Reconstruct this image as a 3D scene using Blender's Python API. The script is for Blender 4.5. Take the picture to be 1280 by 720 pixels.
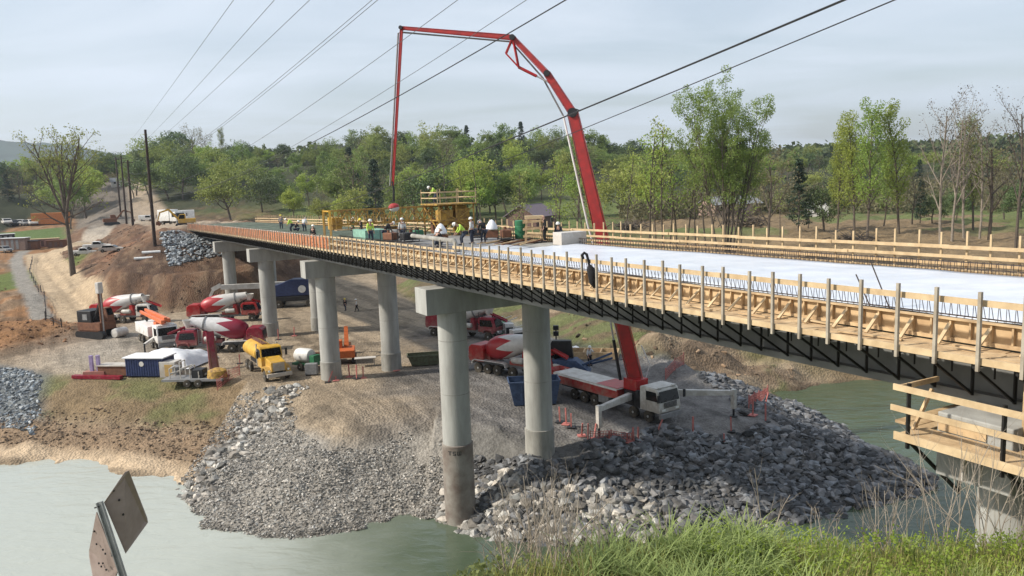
import bpy, bmesh, math, random
import numpy as np
from mathutils import Vector, Matrix
from mathutils.geometry import interpolate_bezier
for _o in list(bpy.data.objects): bpy.data.objects.remove(_o)
SC = bpy.context.scene
COL = SC.collection
R = math.radians
# ------------------------------------------------------------------ camera, sky, sun, exposure
HC = 20.3
PITCH, ROLL = R(7.6), R(2.0)
_F = Vector((0, math.cos(PITCH), -math.sin(PITCH)))
_R0 = Vector((1, 0, 0)); _U0 = Vector((0, math.sin(PITCH), math.cos(PITCH)))
CR = math.cos(ROLL)*_R0 - math.sin(ROLL)*_U0
CU = math.cos(ROLL)*_U0 + math.sin(ROLL)*_R0
cd = bpy.data.cameras.new('camera'); cam = bpy.data.objects.new('camera', cd); COL.objects.link(cam)
cd.sensor_width = 36; cd.lens = 36*1000/1280.; cd.clip_start = .1; cd.clip_end = 20000
cam.matrix_world = Matrix((( CR.x, CU.x, -_F.x, 0), (CR.y, CU.y, -_F.y, 0), (CR.z, CU.z, -_F.z, HC), (0,0,0,1)))
SC.camera = cam
SC.view_settings.view_transform = 'Standard'; SC.view_settings.look = 'None'
SC.view_settings.gamma = 1; SC.view_settings.use_curve_mapping = False
SC.view_settings.exposure = 0.46
SUN_DIR = Vector((-.97, -.16, 0)).normalized(); SUN_EL = R(38)      # direction TO the sun
W = bpy.data.worlds.new('World'); SC.world = W; W.use_nodes = True
def world():
    nt = W.node_tree; N = nt.nodes; N.clear(); L = nt.links
    out = N.new('ShaderNodeOutputWorld'); bg = N.new('ShaderNodeBackground')
    sky = N.new('ShaderNodeTexSky'); sky.sky_type = 'NISHITA'; sky.sun_disc = False
    sky.sun_elevation = SUN_EL; sky.sun_rotation = math.atan2(SUN_DIR.x, SUN_DIR.y)
    sky.air_density = 1.2; sky.dust_density = 2.5; sky.ozone_density = 1.5
    # thin high cloud: noise on the sky direction, flattened towards the horizon
    tc = N.new('ShaderNodeTexCoord'); sep = N.new('ShaderNodeSeparateXYZ'); L.new(tc.outputs['Generated'], sep.inputs[0])
    mx = N.new('ShaderNodeMath'); mx.operation = 'MAXIMUM'; mx.inputs[1].default_value = 0.0; L.new(sep.outputs['Z'], mx.inputs[0])
    ad = N.new('ShaderNodeMath'); ad.operation = 'ADD'; ad.inputs[1].default_value = .12; L.new(mx.outputs[0], ad.inputs[0])
    dx = N.new('ShaderNodeMath'); dx.operation = 'DIVIDE'; L.new(sep.outputs['X'], dx.inputs[0]); L.new(ad.outputs[0], dx.inputs[1])
    dy = N.new('ShaderNodeMath'); dy.operation = 'DIVIDE'; L.new(sep.outputs['Y'], dy.inputs[0]); L.new(ad.outputs[0], dy.inputs[1])
    cb = N.new('ShaderNodeCombineXYZ'); L.new(dx.outputs[0], cb.inputs[0]); L.new(dy.outputs[0], cb.inputs[1])
    mp = N.new('ShaderNodeMapping'); mp.inputs['Scale'].default_value = (.55, 1.1, 1); mp.inputs['Rotation'].default_value = (0, 0, .25); L.new(cb.outputs[0], mp.inputs[0])
    nz = N.new('ShaderNodeTexNoise'); nz.inputs['Scale'].default_value = .9; nz.inputs['Detail'].default_value = 7; nz.inputs['Roughness'].default_value = .52; nz.inputs['Distortion'].default_value = .5
    L.new(mp.outputs[0], nz.inputs[0])
    rp = N.new('ShaderNodeValToRGB'); rp.color_ramp.elements[0].position = .36; rp.color_ramp.elements[0].color = (.42,.42,.42,1)
    rp.color_ramp.elements[1].position = .68; rp.color_ramp.elements[1].color = (.97,.97,.97,1); L.new(nz.outputs[0], rp.inputs[0])
    mix = N.new('ShaderNodeMixRGB'); mix.inputs[2].default_value = (5.6, 6.2, 7.0, 1)
    L.new(rp.outputs[0], mix.inputs[0]); L.new(sky.outputs[0], mix.inputs[1])
    L.new(mix.outputs[0], bg.inputs[0]); bg.inputs[1].default_value = .105
    L.new(bg.outputs[0], out.inputs[0])
world()
sl = bpy.data.lights.new('sun', 'SUN'); sl.energy = 4.0; sl.angle = R(2); sl.color = (1, .93, .82)
so = bpy.data.objects.new('sun', sl); COL.objects.link(so)
_sd = Vector((SUN_DIR.x*math.cos(SUN_EL), SUN_DIR.y*math.cos(SUN_EL), math.sin(SUN_EL)))
so.rotation_euler = _sd.to_track_quat('Z', 'Y').to_euler(); so.location = (-60, 40, 80)
# ------------------------------------------------------------------ measuring helpers (pixels of the 1280x720 photo -> world)
def ray(px, py):
    return _F + (px-640)/1000.*CR + (360-py)/1000.*CU
def G(px, py, z):
    d = ray(px, py); t = (z-HC)/d.z; return Vector((t*d.x, t*d.y, z))
def A(px, py, Y):
    d = ray(px, py); t = Y/d.y; return Vector((t*d.x, Y, HC+t*d.z))
BA = R(28.3); BU = Vector((-math.sin(BA), math.cos(BA), 0)); BN = Vector((math.cos(BA), math.sin(BA), 0))
def BP(s, n, z=0.): return Vector((BU.x*s+BN.x*n, BU.y*s+BN.y*n, z))
def DZ(s): return HC-(3.5+.009*s+.00004*s*s)        # deck surface height
# ------------------------------------------------------------------ materials
MATS = {}
def mat(name, col, rough=.8, metal=0., vary=.12, scale=4., bump=0., bscale=30., col2=None, spec=.4, coord='Object', stretch=None, detail=5., rnd=0., hue=0., dust=0.):
    if name in MATS: return MATS[name]
    m = bpy.data.materials.new(name); m.use_nodes = True; MATS[name] = m
    nt = m.node_tree; N = nt.nodes; L = nt.links; b = N['Principled BSDF']
    b.inputs['Roughness'].default_value = rough; b.inputs['Metallic'].default_value = metal
    b.inputs['Specular IOR Level'].default_value = spec
    tc = N.new('ShaderNodeTexCoord'); mp = N.new('ShaderNodeMapping'); L.new(tc.outputs[coord], mp.inputs[0])
    if stretch: mp.inputs['Scale'].default_value = stretch
    nz = N.new('ShaderNodeTexNoise'); nz.inputs['Scale'].default_value = scale; nz.inputs['Detail'].default_value = detail; nz.inputs['Roughness'].default_value = .6
    L.new(mp.outputs[0], nz.inputs[0])
    rp = N.new('ShaderNodeValToRGB'); c2 = col2 or tuple(c*(1-2*vary) for c in col)
    rp.color_ramp.elements[0].position = .32; rp.color_ramp.elements[0].color = (*c2, 1)
    c1 = col if col2 else tuple(min(1, c*(1+vary)) for c in col)
    rp.color_ramp.elements[1].position = .66; rp.color_ramp.elements[1].color = (*c1, 1)
    L.new(nz.outputs[0], rp.inputs[0]); last = rp.outputs[0]
    if rnd or hue:
        oi = N.new('ShaderNodeObjectInfo'); hs = N.new('ShaderNodeHueSaturation')
        a = N.new('ShaderNodeMapRange'); a.inputs[3].default_value = 1-rnd; a.inputs[4].default_value = 1+rnd; L.new(oi.outputs['Random'], a.inputs[0]); L.new(a.outputs[0], hs.inputs['Value'])
        w = N.new('ShaderNodeTexWhiteNoise'); w.noise_dimensions = '1D'; L.new(oi.outputs['Random'], w.inputs['W'])
        h = N.new('ShaderNodeMapRange'); h.inputs[3].default_value = .5-hue; h.inputs[4].default_value = .5+hue; L.new(w.outputs['Value'], h.inputs[0]); L.new(h.outputs[0], hs.inputs['Hue'])
        L.new(last, hs.inputs['Color']); last = hs.outputs[0]
    if dust:      # road dust and splashed mud, thicker low down on the machine
        sp = N.new('ShaderNodeSeparateXYZ'); L.new(tc.outputs['Object'], sp.inputs[0])
        lo = N.new('ShaderNodeMapRange'); lo.inputs[1].default_value = 2.4; lo.inputs[2].default_value = .5; lo.inputs[3].default_value = -.10; lo.inputs[4].default_value = .28; L.new(sp.outputs['Z'], lo.inputs[0])
        dn = N.new('ShaderNodeTexNoise'); dn.inputs['Scale'].default_value = 2.2; dn.inputs['Detail'].default_value = 8; dn.inputs['Roughness'].default_value = .7; L.new(tc.outputs['Object'], dn.inputs[0])
        sm = N.new('ShaderNodeMath'); sm.operation = 'ADD'; L.new(lo.outputs[0], sm.inputs[0]); L.new(dn.outputs[0], sm.inputs[1])
        dm_ = N.new('ShaderNodeMapRange'); dm_.inputs[1].default_value = .42; dm_.inputs[2].default_value = .78; dm_.inputs[4].default_value = dust; L.new(sm.outputs[0], dm_.inputs[0])
        mxd = N.new('ShaderNodeMixRGB'); mxd.inputs[2].default_value = (.30,.24,.18,1); L.new(dm_.outputs[0], mxd.inputs[0]); L.new(last, mxd.inputs[1]); last = mxd.outputs[0]
        rr = N.new('ShaderNodeMapRange'); rr.inputs[3].default_value = rough; rr.inputs[4].default_value = .9; L.new(dm_.outputs[0], rr.inputs[0]); L.new(rr.outputs[0], b.inputs['Roughness'])
    L.new(last, b.inputs['Base Color'])
    if bump:
        n2 = N.new('ShaderNodeTexNoise'); n2.inputs['Scale'].default_value = bscale; n2.inputs['Detail'].default_value = 4; L.new(mp.outputs[0], n2.inputs[0])
        bp = N.new('ShaderNodeBump'); bp.inputs['Strength'].default_value = bump; bp.inputs['Distance'].default_value = .05
        L.new(n2.outputs[0], bp.inputs['Height']); L.new(bp.outputs[0], b.inputs['Normal'])
    return m
def leafmat(name, c1, c2, rnd=.15, hue=.02, trans=.35):
    m = mat(name, c1, .6, vary=.1, scale=.6, col2=c2, rnd=rnd, hue=hue, spec=.25, coord='Object')
    nt = m.node_tree; N = nt.nodes; L = nt.links; b = N['Principled BSDF']
    src = b.inputs['Base Color'].links[0].from_socket
    tr = N.new('ShaderNodeBsdfTranslucent'); L.new(src, tr.inputs[0])
    ms = N.new('ShaderNodeMixShader'); ms.inputs[0].default_value = trans
    L.new(b.outputs[0], ms.inputs[1]); L.new(tr.outputs[0], ms.inputs[2]); L.new(ms.outputs[0], N['Material Output'].inputs[0])
    return m
concrete = mat('concrete', (.40,.40,.375), .9, scale=1.5, bump=.2, bscale=25, stretch=(1,1,.22), col2=(.27,.265,.245), detail=9.)
conc_old = mat('concrete_weathered', (.30,.29,.26), .9, vary=.18, scale=1.6, bump=.2, bscale=20, stretch=(1,1,.3))
steel_dark = mat('black_steel', (.022,.021,.02), .6, .3, .2)
girderm = mat('girder_concrete', (.20,.20,.19), .9, vary=.15, scale=.6, detail=8.)
wood = mat('form_lumber', (.58,.42,.24), .85, scale=2.6, bump=.1, col2=(.33,.22,.12), detail=8.)
wood_pale = mat('pale_lumber', (.60,.46,.28), .85, scale=2.2, col2=(.42,.30,.17), detail=8.)
wood_grey = mat('weathered_post_wood', (.40,.36,.29), .9, scale=3, col2=(.27,.23,.18))
ply = mat('plywood', (.58,.42,.24), .8, scale=1.6, col2=(.42,.28,.15), detail=8.)
orangewood = mat('orange_safety_mesh', (.52,.15,.06), .8, scale=3, col2=(.36,.11,.05))
rebar_m = mat('dark_rebar', (.07,.055,.05), .7, .3, .3, 8)
epoxy = mat('green_coated_rebar', (.30,.34,.26), .7, vary=.25, scale=.8)
whitep = mat('white_paint', (.72,.72,.70), .45, vary=.08, scale=2, dust=.55)
dirtywhite = mat('dusty_white_paint', (.60,.59,.56), .55, scale=1.5, col2=(.42,.40,.36), dust=.6)
redp = mat('red_paint', (.42,.016,.016), .38, scale=1.5, col2=(.27,.012,.014), dust=.6)
redboom = mat('boom_red_paint', (.42,.03,.028), .5, scale=1.6, col2=(.25,.03,.028), detail=9.)
maroon = mat('maroon_paint', (.24,.012,.03), .4, vary=.15, dust=.55)
yellowp = mat('yellow_paint', (.62,.36,.035), .5, scale=1.5, col2=(.42,.24,.03), dust=.55)
orangep = mat('orange_paint', (.62,.17,.07), .5, vary=.1)
bluep = mat('navy_paint', (.03,.045,.12), .5, vary=.15)
blue2 = mat('dull_blue_paint', (.05,.08,.15), .6, vary=.2)
blackp = mat('black_paint', (.02,.02,.022), .5, vary=.2)
greyp = mat('grey_paint', (.22,.22,.22), .6, vary=.12)
greenp = mat('green_plastic', (.03,.15,.07), .5, vary=.12)
rubber = mat('tyre_rubber', (.022,.02,.018), .9, vary=.2, scale=3, col2=(.09,.075,.055))
rimm = mat('wheel_rim_metal', (.45,.45,.44), .4, .5, .1)
glass = mat('dark_window_glass', (.008,.009,.01), .12, 0., .1, spec=.3)
lampm = mat('headlight_glass', (.75,.75,.7), .15, 0., .05, spec=.8)
amber = mat('red_lens', (.5,.03,.02), .2)
rustm = mat('rusty_steel', (.20,.09,.05), .85, scale=3, col2=(.11,.05,.03))
tarp = mat('white_tarp', (.74,.75,.77), .6, vary=.05, scale=1.2)
skin = mat('skin', (.42,.25,.18), .6, vary=.06)
hivis = mat('lime_hi_vis_cloth', (.50,.72,.10), .7, vary=.1)
jeans = mat('dark_work_cloth', (.04,.05,.075), .9, vary=.2)
darkcl = mat('black_cloth', (.014,.014,.016), .9, vary=.2)
whitecl = mat('white_shirt_cloth', (.6,.6,.58), .9, vary=.1)
hatw = mat('white_hard_hat', (.78,.78,.74), .4, vary=.04)
haty = mat('yellow_hard_hat', (.75,.6,.06), .4, vary=.04)
pinkm = mat('faded_red_stake_paint', (.46,.16,.14), .8, vary=.2)
barkm = mat('grey_bark', (.13,.105,.08), .95, scale=3, col2=(.07,.055,.045), bump=.3, rnd=.15)
barkpale = mat('pale_bark', (.27,.23,.185), .95, scale=3, col2=(.17,.14,.11), rnd=.12)
creosote = mat('creosote_pole', (.045,.03,.024), .9, vary=.2, scale=2)
wirem = mat('bundled_cable', (.02,.02,.022), .6, vary=.1)
wiregrey = mat('grey_conductor', (.10,.11,.12), .6, vary=.1)
# ------------------------------------------------------------------ mesh builder
class MB:
    def __init__(s): s.v = []; s.f = []
    def add(s, vs, fs, M=None):
        k = len(s.v)
        if M is not None: vs = [M @ Vector(v) for v in vs]
        s.v.extend([tuple(v) for v in vs]); s.f.extend([tuple(k+i for i in f) for f in fs]); return s
    def box(s, x0, x1, y0, y1, z0, z1, M=None):
        return s.add([(x0,y0,z0),(x1,y0,z0),(x1,y1,z0),(x0,y1,z0),(x0,y0,z1),(x1,y0,z1),(x1,y1,z1),(x0,y1,z1)],
            [(0,3,2,1),(4,5,6,7),(0,1,5,4),(1,2,6,5),(2,3,7,6),(3,0,4,7)], M)
    def bar(s, a, b, w, h=None, up=(0,0,1)):      # rectangular bar from a to b
        a = Vector(a); b = Vector(b); h = h or w; d = (b-a); l = d.length
        if l < 1e-6: return s
        d /= l; up = Vector(up)
        if abs(d.dot(up)) > .97: up = Vector((0,1,0)) if abs(d.y) < .9 else Vector((1,0,0))
        x = d.cross(up).normalized(); y = x.cross(d).normalized()
        c = [x*sx*w/2+y*sy*h/2 for sx, sy in ((-1,-1),(1,-1),(1,1),(-1,1))]
        return s.add([a+q for q in c]+[b+q for q in c], [(0,1,2,3),(7,6,5,4),(0,4,5,1),(1,5,6,2),(2,6,7,3),(3,7,4,0)])
    def tube(s, pts, r, n=6, cap=True):
        pts = [Vector(p) for p in pts]; rs = r if isinstance(r, (list, tuple)) else [r]*len(pts)
        vs = []; fs = []; ref = None
        for i, p in enumerate(pts):
            d = (pts[min(i+1, len(pts)-1)]-pts[max(i-1, 0)])
            d = d.normalized() if d.length > 1e-9 else Vector((0,0,1))
            if ref is None: ref = Vector((0,0,1)) if abs(d.z) < .9 else Vector((1,0,0))
            x = ref - d*ref.dot(d)
            if x.length < 1e-4: x = Vector((1,0,0)) if abs(d.x)<.9 else Vector((0,1,0)); x = x-d*x.dot(d)
            x.normalize(); y = d.cross(x); ref = x
            for k in range(n):
                a = 2*math.pi*k/n; vs.append(p+(x*math.cos(a)+y*math.sin(a))*rs[i])
        for i in range(len(pts)-1):
            for k in range(n):
                a = i*n+k; b = i*n+(k+1) % n; fs.append((a, b, b+n, a+n))
        if cap: fs.append(tuple(range(n-1, -1, -1))); fs.append(tuple((len(pts)-1)*n+k for k in range(n)))
        return s.add(vs, fs)
    def lathe(s, prof, n=20, M=None, cap=True):      # prof: list of (r, z) about z
        vs = []; fs = []
        for r, z in prof:
            for k in range(n): a = 2*math.pi*k/n; vs.append((r*math.cos(a), r*math.sin(a), z))
        for i in range(len(prof)-1):
            for k in range(n): a = i*n+k; b = i*n+(k+1) % n; fs.append((a, b, b+n, a+n))
        if cap: fs.append(tuple(range(n-1, -1, -1))); fs.append(tuple((len(prof)-1)*n+k for k in range(n)))
        return s.add(vs, fs, M)
    def prism(s, poly, y0, y1, M=None):               # poly in x,z extruded along y
        n = len(poly); vs = [(x, y0, z) for x, z in poly]+[(x, y1, z) for x, z in poly]
        fs = [tuple(range(n)), tuple(range(2*n-1, n-1, -1))]+[(i, i+n, (i+1) % n+n, (i+1) % n) for i in range(n)]
        return s.add(vs, fs, M)
    def build(s, name, m, parent=None, smooth=None, bevel=0, loc=None):
        me = bpy.data.meshes.new(name); me.from_pydata(s.v, [], s.f); me.materials.append(m)
        if smooth: me.shade_smooth(); me.set_sharp_from_angle(angle=R(smooth))
        o = bpy.data.objects.new(name, me); COL.objects.link(o)
        if bevel:
            bm = bmesh.new(); bm.from_mesh(me); bmesh.ops.recalc_face_normals(bm, faces=bm.faces)
            bmesh.ops.bevel(bm, geom=[e for e in bm.edges if e.calc_face_angle(0) > .6], offset=bevel, segments=2, affect='EDGES', profile=.5)
            bm.to_mesh(me); bm.free()
        if parent is not None: o.parent = parent
        if loc is not None: o.location = loc
        return o
def npmesh(name, verts, faces_flat, nper, m, cols=None, smooth=False):
    me = bpy.data.meshes.new(name); nv = len(verts); nf = len(faces_flat)//nper
    me.vertices.add(nv); me.vertices.foreach_set('co', np.asarray(verts, np.float32).ravel())
    me.loops.add(nf*nper); me.loops.foreach_set('vertex_index', np.asarray(faces_flat, np.int32).ravel())
    me.polygons.add(nf); me.polygons.foreach_set('loop_start', np.arange(0, nf*nper, nper, dtype=np.int32))
    me.polygons.foreach_set('loop_total', np.full(nf, nper, np.int32))
    me.update(calc_edges=True)
    if cols is not None:
        ca = me.color_attributes.new('Col', 'FLOAT_COLOR', 'POINT'); c4 = np.ones((nv, 4), np.float32); c4[:, :3] = cols
        ca.data.foreach_set('color', c4.ravel())
    me.materials.append(m)
    me.shade_smooth() if smooth else me.shade_flat()
    return me
def link(me, name, parent=None):
    o = bpy.data.objects.new(name, me); COL.objects.link(o)
    if parent is not None: o.parent = parent
    return o
def tag(o, label, cat, group=None, kind=None):
    if label: o['label'] = label
    if cat: o['category'] = cat
    if group: o['group'] = group
    if kind: o['kind'] = kind
    return o
def struct(o): o['kind'] = 'structure'; return o
def thing(name, label, cat, loc=(0,0,0), rz=0., group=None):
    o = bpy.data.objects.new(name, None); COL.objects.link(o); o.location = loc; o.rotation_euler = (0, 0, rz)
    o.empty_display_size = .3
    return tag(o, label, cat, group)
KIDS = {}
def dup(o, loc=None, rz=None, label=None, sc=None, parent=None):
    c = o.copy(); COL.objects.link(c)
    if parent is not None: c.parent = parent
    for ch in o.children: dup(ch, parent=c)
    if parent is None:
        if loc is not None: c.location = loc
        if rz is not None: c.rotation_euler = (0, 0, rz)
        if sc is not None: c.scale = (sc, sc, sc) if not isinstance(sc, tuple) else sc
        if label: c['label'] = label
    return c
# ------------------------------------------------------------------ numpy noise
_rs = np.random.RandomState(7); _T = _rs.rand(512, 512)
def vnoise(x, y):
    xi = np.floor(x).astype(int); yi = np.floor(y).astype(int); fx = x-xi; fy = y-yi
    fx = fx*fx*(3-2*fx); fy = fy*fy*(3-2*fy); a = _T[xi % 512, yi % 512]; b = _T[(xi+1) % 512, yi % 512]
    c = _T[xi % 512, (yi+1) % 512]; d = _T[(xi+1) % 512, (yi+1) % 512]
    return (a*(1-fx)+b*fx)*(1-fy)+(c*(1-fx)+d*fx)*fy
def fbm(x, y, o=4):
    x = np.asarray(x, float); y = np.asarray(y, float); t = 0; a = .5; s = 0
    for i in range(o): t = t+a*vnoise(x*2**i+17.3*i, y*2**i+9.1*i); s += a; a *= .5
    return t/s
def sstep(a, b, x): t = np.clip((x-a)/(b-a), 0, 1); return t*t*(3-2*t)
def pdist(poly, x, y):          # signed distance, positive outside
    P = np.array([(p[0], p[1]) for p in poly], float); d = np.full(x.shape, 1e18); ins = np.zeros(x.shape, bool)
    for i in range(len(P)):
        ax, ay = P[i]; bx, by = P[(i+1) % len(P)]; ex, ey = bx-ax, by-ay
        t = np.clip(((x-ax)*ex+(y-ay)*ey)/(ex*ex+ey*ey+1e-12), 0, 1)
        d = np.minimum(d, (x-ax-t*ex)**2+(y-ay-t*ey)**2)
        c = ((ay > y) != (by > y)) & (x < (bx-ax)*(y-ay)/(by-ay+1e-30)+ax); ins ^= c
    d = np.sqrt(d); return np.where(ins, -d, d)
# ================================================================== TERRAIN
RIVER = [(-400,150),(-160,88),(-90,70),(-60,64),(-40.3,60.1),(-33,58.5),(-25.8,55.3),(-22.4,51),(-19,46.6),(-15,44.8),(-11,45.3),(-7.4,46.9),(-5,47.2),(-3.2,44.6),
  (0,43.2),(5,43.0),(11,43.4),(16,44.6),(18.7,45.6),(22.7,47.1),(26.3,49.1),(26.6,52),(25.8,57.4),(25.4,62.4),(24.3,68.4),(24.6,72.4),(30,74.5),(35.3,75.4),(50,77),(90,72),(260,50),
  (260,10),(90,14),(30,20),(0,25),(-25,20),(-60,5),(-160,-10),(-400,0)]
PAD = [(-62.8,117),(-86,150),(-104,176),(-118,200),(-112,214),(-135,240),(-190,360),(-215,360),(-160,240),(-140,205),(-112,170),(-90,140),(-78,112),(-72,98),(-85,80),(-110,40),(-20,30),(40,30),(40,60),(26,66),(18.1,69.1),
  (7.7,77.5),(-2.1,97.9),(-12.3,109.7),(-24,141),(-27,160),(-33,160),(-34,135),(-36.5,121),(-39.9,115.8),(-50,114)]
EMB = [tuple(BP(148,13).xy), tuple(BP(520,11).xy), tuple(BP(520,34).xy), tuple(BP(148,31).xy)]
FOREB = None
def natural(x, y):
    d = np.hypot(x, y); a = x/np.maximum(y, 1)
    hill = 20*sstep(-.7, -.35, a)*(1-sstep(.0, .22, a)) + 10*(1-sstep(-.7, -.35, a)) + 9*sstep(.0, .22, a)
    st = 40*sstep(-.2, -.5, a)
    z = 7.2+.010*np.maximum(0, d-120)+hill*sstep(250+st, 430+st, d)+ .006*np.maximum(0, d-430)
    z += (fbm(x/70, y/70)-.5)*4*sstep(120, 260, d)
    return z
def height(x, y, fine=True):
    x = np.asarray(x, float); y = np.asarray(y, float)
    nat = natural(x, y); dp = pdist(PAD, x, y); dr = pdist(RIVER, x, y); de = pdist(EMB, x, y)
    low = 3.3+.03*np.maximum(0, y-112)
    cutz = (x < -33)*(1-sstep(128, 150, y-.55*(x+60)))
    slope = np.where(x > -10, .30, .38)+.75*cutz
    etop = np.minimum(DZ(BU.x*x+BU.y*y)-.35, 15.0)
    nat = np.maximum(nat, np.maximum(etop-np.maximum(0, de)*.40, 8.4*(1-sstep(34, 46, de))))
    z = np.minimum(nat, low+np.maximum(0, dp)*slope)
    k = np.where(x < -22, .23, np.where(x < -6, .24, .36)); k = k+ .25*np.exp(-((x-2)/4.)**2)+.18*sstep(21, 25, x)
    m = (dr > 0)
    bank = np.where(m, dr*k, dr*.35)
    z = np.minimum(z, np.where(dr < 60, bank, 99))
    # terrace between the left beach and the yard
    # near bank under the camera
    crest = 17.24-.42*np.clip(-.25-x, 0, 8)
    fb = crest-.10*np.maximum(y, 0)-.80*np.maximum(0, y-(7.2+.2*np.clip(x, -3, 8)))
    fb = np.where(y < 30, fb, -50)
    z = np.maximum(z, fb)
    if fine:
        r = np.hypot(x, y)
        yard = (dp < 0) & (dr > 11)
        rough = np.where(yard, .13, .55)*np.where(r > 150, 1.5, 1)
        rough = np.where(r < 26, .25, rough)
        heaps = np.exp(-((x+66)/14)**2-((y-97)/10)**2)*1.6 + np.exp(-((x+80)/12)**2-((y-122)/12)**2)*2
        cut = sstep(0, 4, dp)*(r < 190)
        z = z+(fbm(x/2.6, y/2.6, 5)-.5)*rough*2+heaps*fbm(x/3.5, y/3.5, 4)*1.3
        z = z+(fbm(x/6.+5, y/6., 4)-.5)*1.3*cut*sstep(0, 2, dr)
        far = sstep(60, 66, y)*sstep(8, 14, x)*(1-sstep(60, 90, x))*(r < 120)*sstep(1, 5, dr)
        z = z+far*(fbm(x/6., y/2.6, 5)-.45)*3.4
        z = np.where(dr < -.5, np.minimum(z, -.3), z)
    return z
def hz(x, y): return float(height(np.array([x]), np.array([y]))[0])
def GT(px, py, z0=3.3):
    """where the ray through this photo pixel meets the terrain"""
    d = ray(px, py); t = np.concatenate([np.linspace(20, 200, 1200), np.linspace(200.5, 900, 1200)])
    X = t*d.x; Y = t*d.y; Z = HC+t*d.z; hh = height(X, Y, False); k = np.argmax(Z < hh)
    if Z[k] >= hh[k]: k = len(t)-1
    return Vector((X[k], Y[k], hz(X[k], Y[k])))
def seg_d(x, y, pts):
    d = np.full(x.shape, 1e9)
    for a, b in zip(pts[:-1], pts[1:]):
        ex, ey = b[0]-a[0], b[1]-a[1]; t = np.clip(((x-a[0])*ex+(y-a[1])*ey)/(ex*ex+ey*ey), 0, 1)
        d = np.minimum(d, np.hypot(x-a[0]-t*ex, y-a[1]-t*ey))
    return d
LAWN = [(0,0),(0,1),(1,1)]
def ground_colour(x, y, z):
    n1 = fbm(x/5, y/5, 5); n2 = fbm(x/1.3+40, y/1.3, 4); n3 = fbm(x/22+9, y/22+3, 4)
    dp = pdist(PAD, x, y); dr = pdist(RIVER, x, y); de = pdist(EMB, x, y); r = np.hypot(x, y)
    C = lambda *c: np.array(c, float)[None, :]
    w = lambda a: np.clip(a, 0, 1)[:, None]
    grass = C(.095,.105,.045)*(.7+.6*n1[:, None]); field = C(.20,.145,.085)*(.8+.4*n1[:, None])
    col = grass
    col = col*(1-w(sstep(.48, .6, n3+.25*n1-.1)))+C(.13,.12,.05)*w(sstep(.48, .6, n3+.25*n1-.1))
    # brown ploughed field at the right
    f = sstep(24, 34, x)*(y > 60)*(1-sstep(215, 255, r+20*(n3-.5)))*1.
    col = col*(1-w(f))+field*w(f)
    # green lawns
    lawn = sstep(.46, .5, n3)*sstep(150, 190, r)*(1-sstep(330, 350, r))
    col = col*(1-w(lawn*.8))+C(.115,.15,.05)*w(lawn*.8)
    # forest floor on the hill
    ff = sstep(300, 340, r); col = col*(1-w(ff))+C(.05,.055,.03)*w(ff)
    # yard
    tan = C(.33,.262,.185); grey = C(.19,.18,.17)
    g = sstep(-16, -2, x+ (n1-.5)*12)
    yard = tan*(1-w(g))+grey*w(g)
    g2 = np.exp(-((x+50)/12)**2-((y-98)/9)**2)+np.exp(-((x+42)/9)**2-((y-86)/10)**2); yard = yard*(1-w(g2*.8))+C(.31,.28,.235)*w(g2*.8)
    br = np.exp(-((x+62)/9)**2-((y-98)/12)**2)+np.exp(-((x+70)/9)**2-((y-88)/9)**2)+1.*sstep(-60,-68,x)*(1-.6*sstep(.5,.6,n1))
    yard = yard*(1-w(br*1.3))+C(.27,.145,.07)*w(br*1.3)
    tr = sstep(.5, .6, fbm((x*.9+y*.5)/.8, (y*.9-x*.5)/11, 3)); yard = yard*(1-.28*tr[:, None]); pud = sstep(.60, .66, n1); yard = yard*(1-.30*pud[:, None])
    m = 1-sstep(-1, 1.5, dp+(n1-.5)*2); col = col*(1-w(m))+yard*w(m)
    # bare banks round the yard
    b = sstep(-1, 1.5, dp)*(1-sstep(14, 20, dp+(n1-.5)*14))*(x < -34)*(1-sstep(270, 330, r+(n1-.5)*60))
    s4 = sstep(.42, .58, fbm(x/3+9, y/9, 4)); dirt = C(.165,.098,.062)*(1-w(s4))+C(.10,.064,.045)*w(s4); s5 = sstep(.56, .64, n2); dirt = dirt*(1-w(s5*.6))+C(.21,.145,.095)*w(s5*.6)
    col = col*(1-w(b))+dirt*w(b)
    e = (1-sstep(26, 34, de+(n1-.5)*8))*(y > 100)*sstep(-1, 2, dp)*(1-sstep(265, 320, y+(n1-.5)*60)); col = col*(1-w(e))+dirt*w(e)
    red = (np.exp(-((x+66)/10)**2-((y-160)/14)**2))*sstep(.4, .55, n1)*sstep(-1, 2, dp); col = col*(1-w(red))+C(.33,.13,.07)*w(red)
    lw = 1-sstep(-2, 2, pdist(LAWN, x, y)+(n1-.5)*3); col = col*(1-w(lw))+C(.105,.15,.05)*w(lw)
    # haul road on the embankment
    ro = 1-sstep(-3, 0, de); col = col*(1-w(ro))+C(.34,.27,.2)*w(ro)
    # right-hand natural bank: sand and grass terraces
    rb = sstep(0, 2, dp)*(x > -34)*(1-sstep(9, 13, dp+(n1-.5)*5))*(y < 190)*(y > 55)
    gg = sstep(.44, .52, n1+.08*(x < 10)-.20*(x > 14)); bank = C(.28,.215,.145)*(1-w(gg))+C(.125,.135,.06)*w(gg)
    sk = sstep(.44, .56, fbm(x/7+3, y/1.6, 4)); bank = bank*(1-w(sk*.75))+C(.135,.095,.065)*w(sk*.75)
    col = col*(1-w(rb))+bank*w(rb)
    # grassy shelf left of the yard
    sh = (x < -24)*(x > -50)*sstep(4, 8, dr)*(1-sstep(13, 16, dr))*1.; sh = sh*(1-sstep(75, 78, y)); s2 = sstep(.50, .68, n1+.06*sstep(9, 12, dr))
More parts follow.
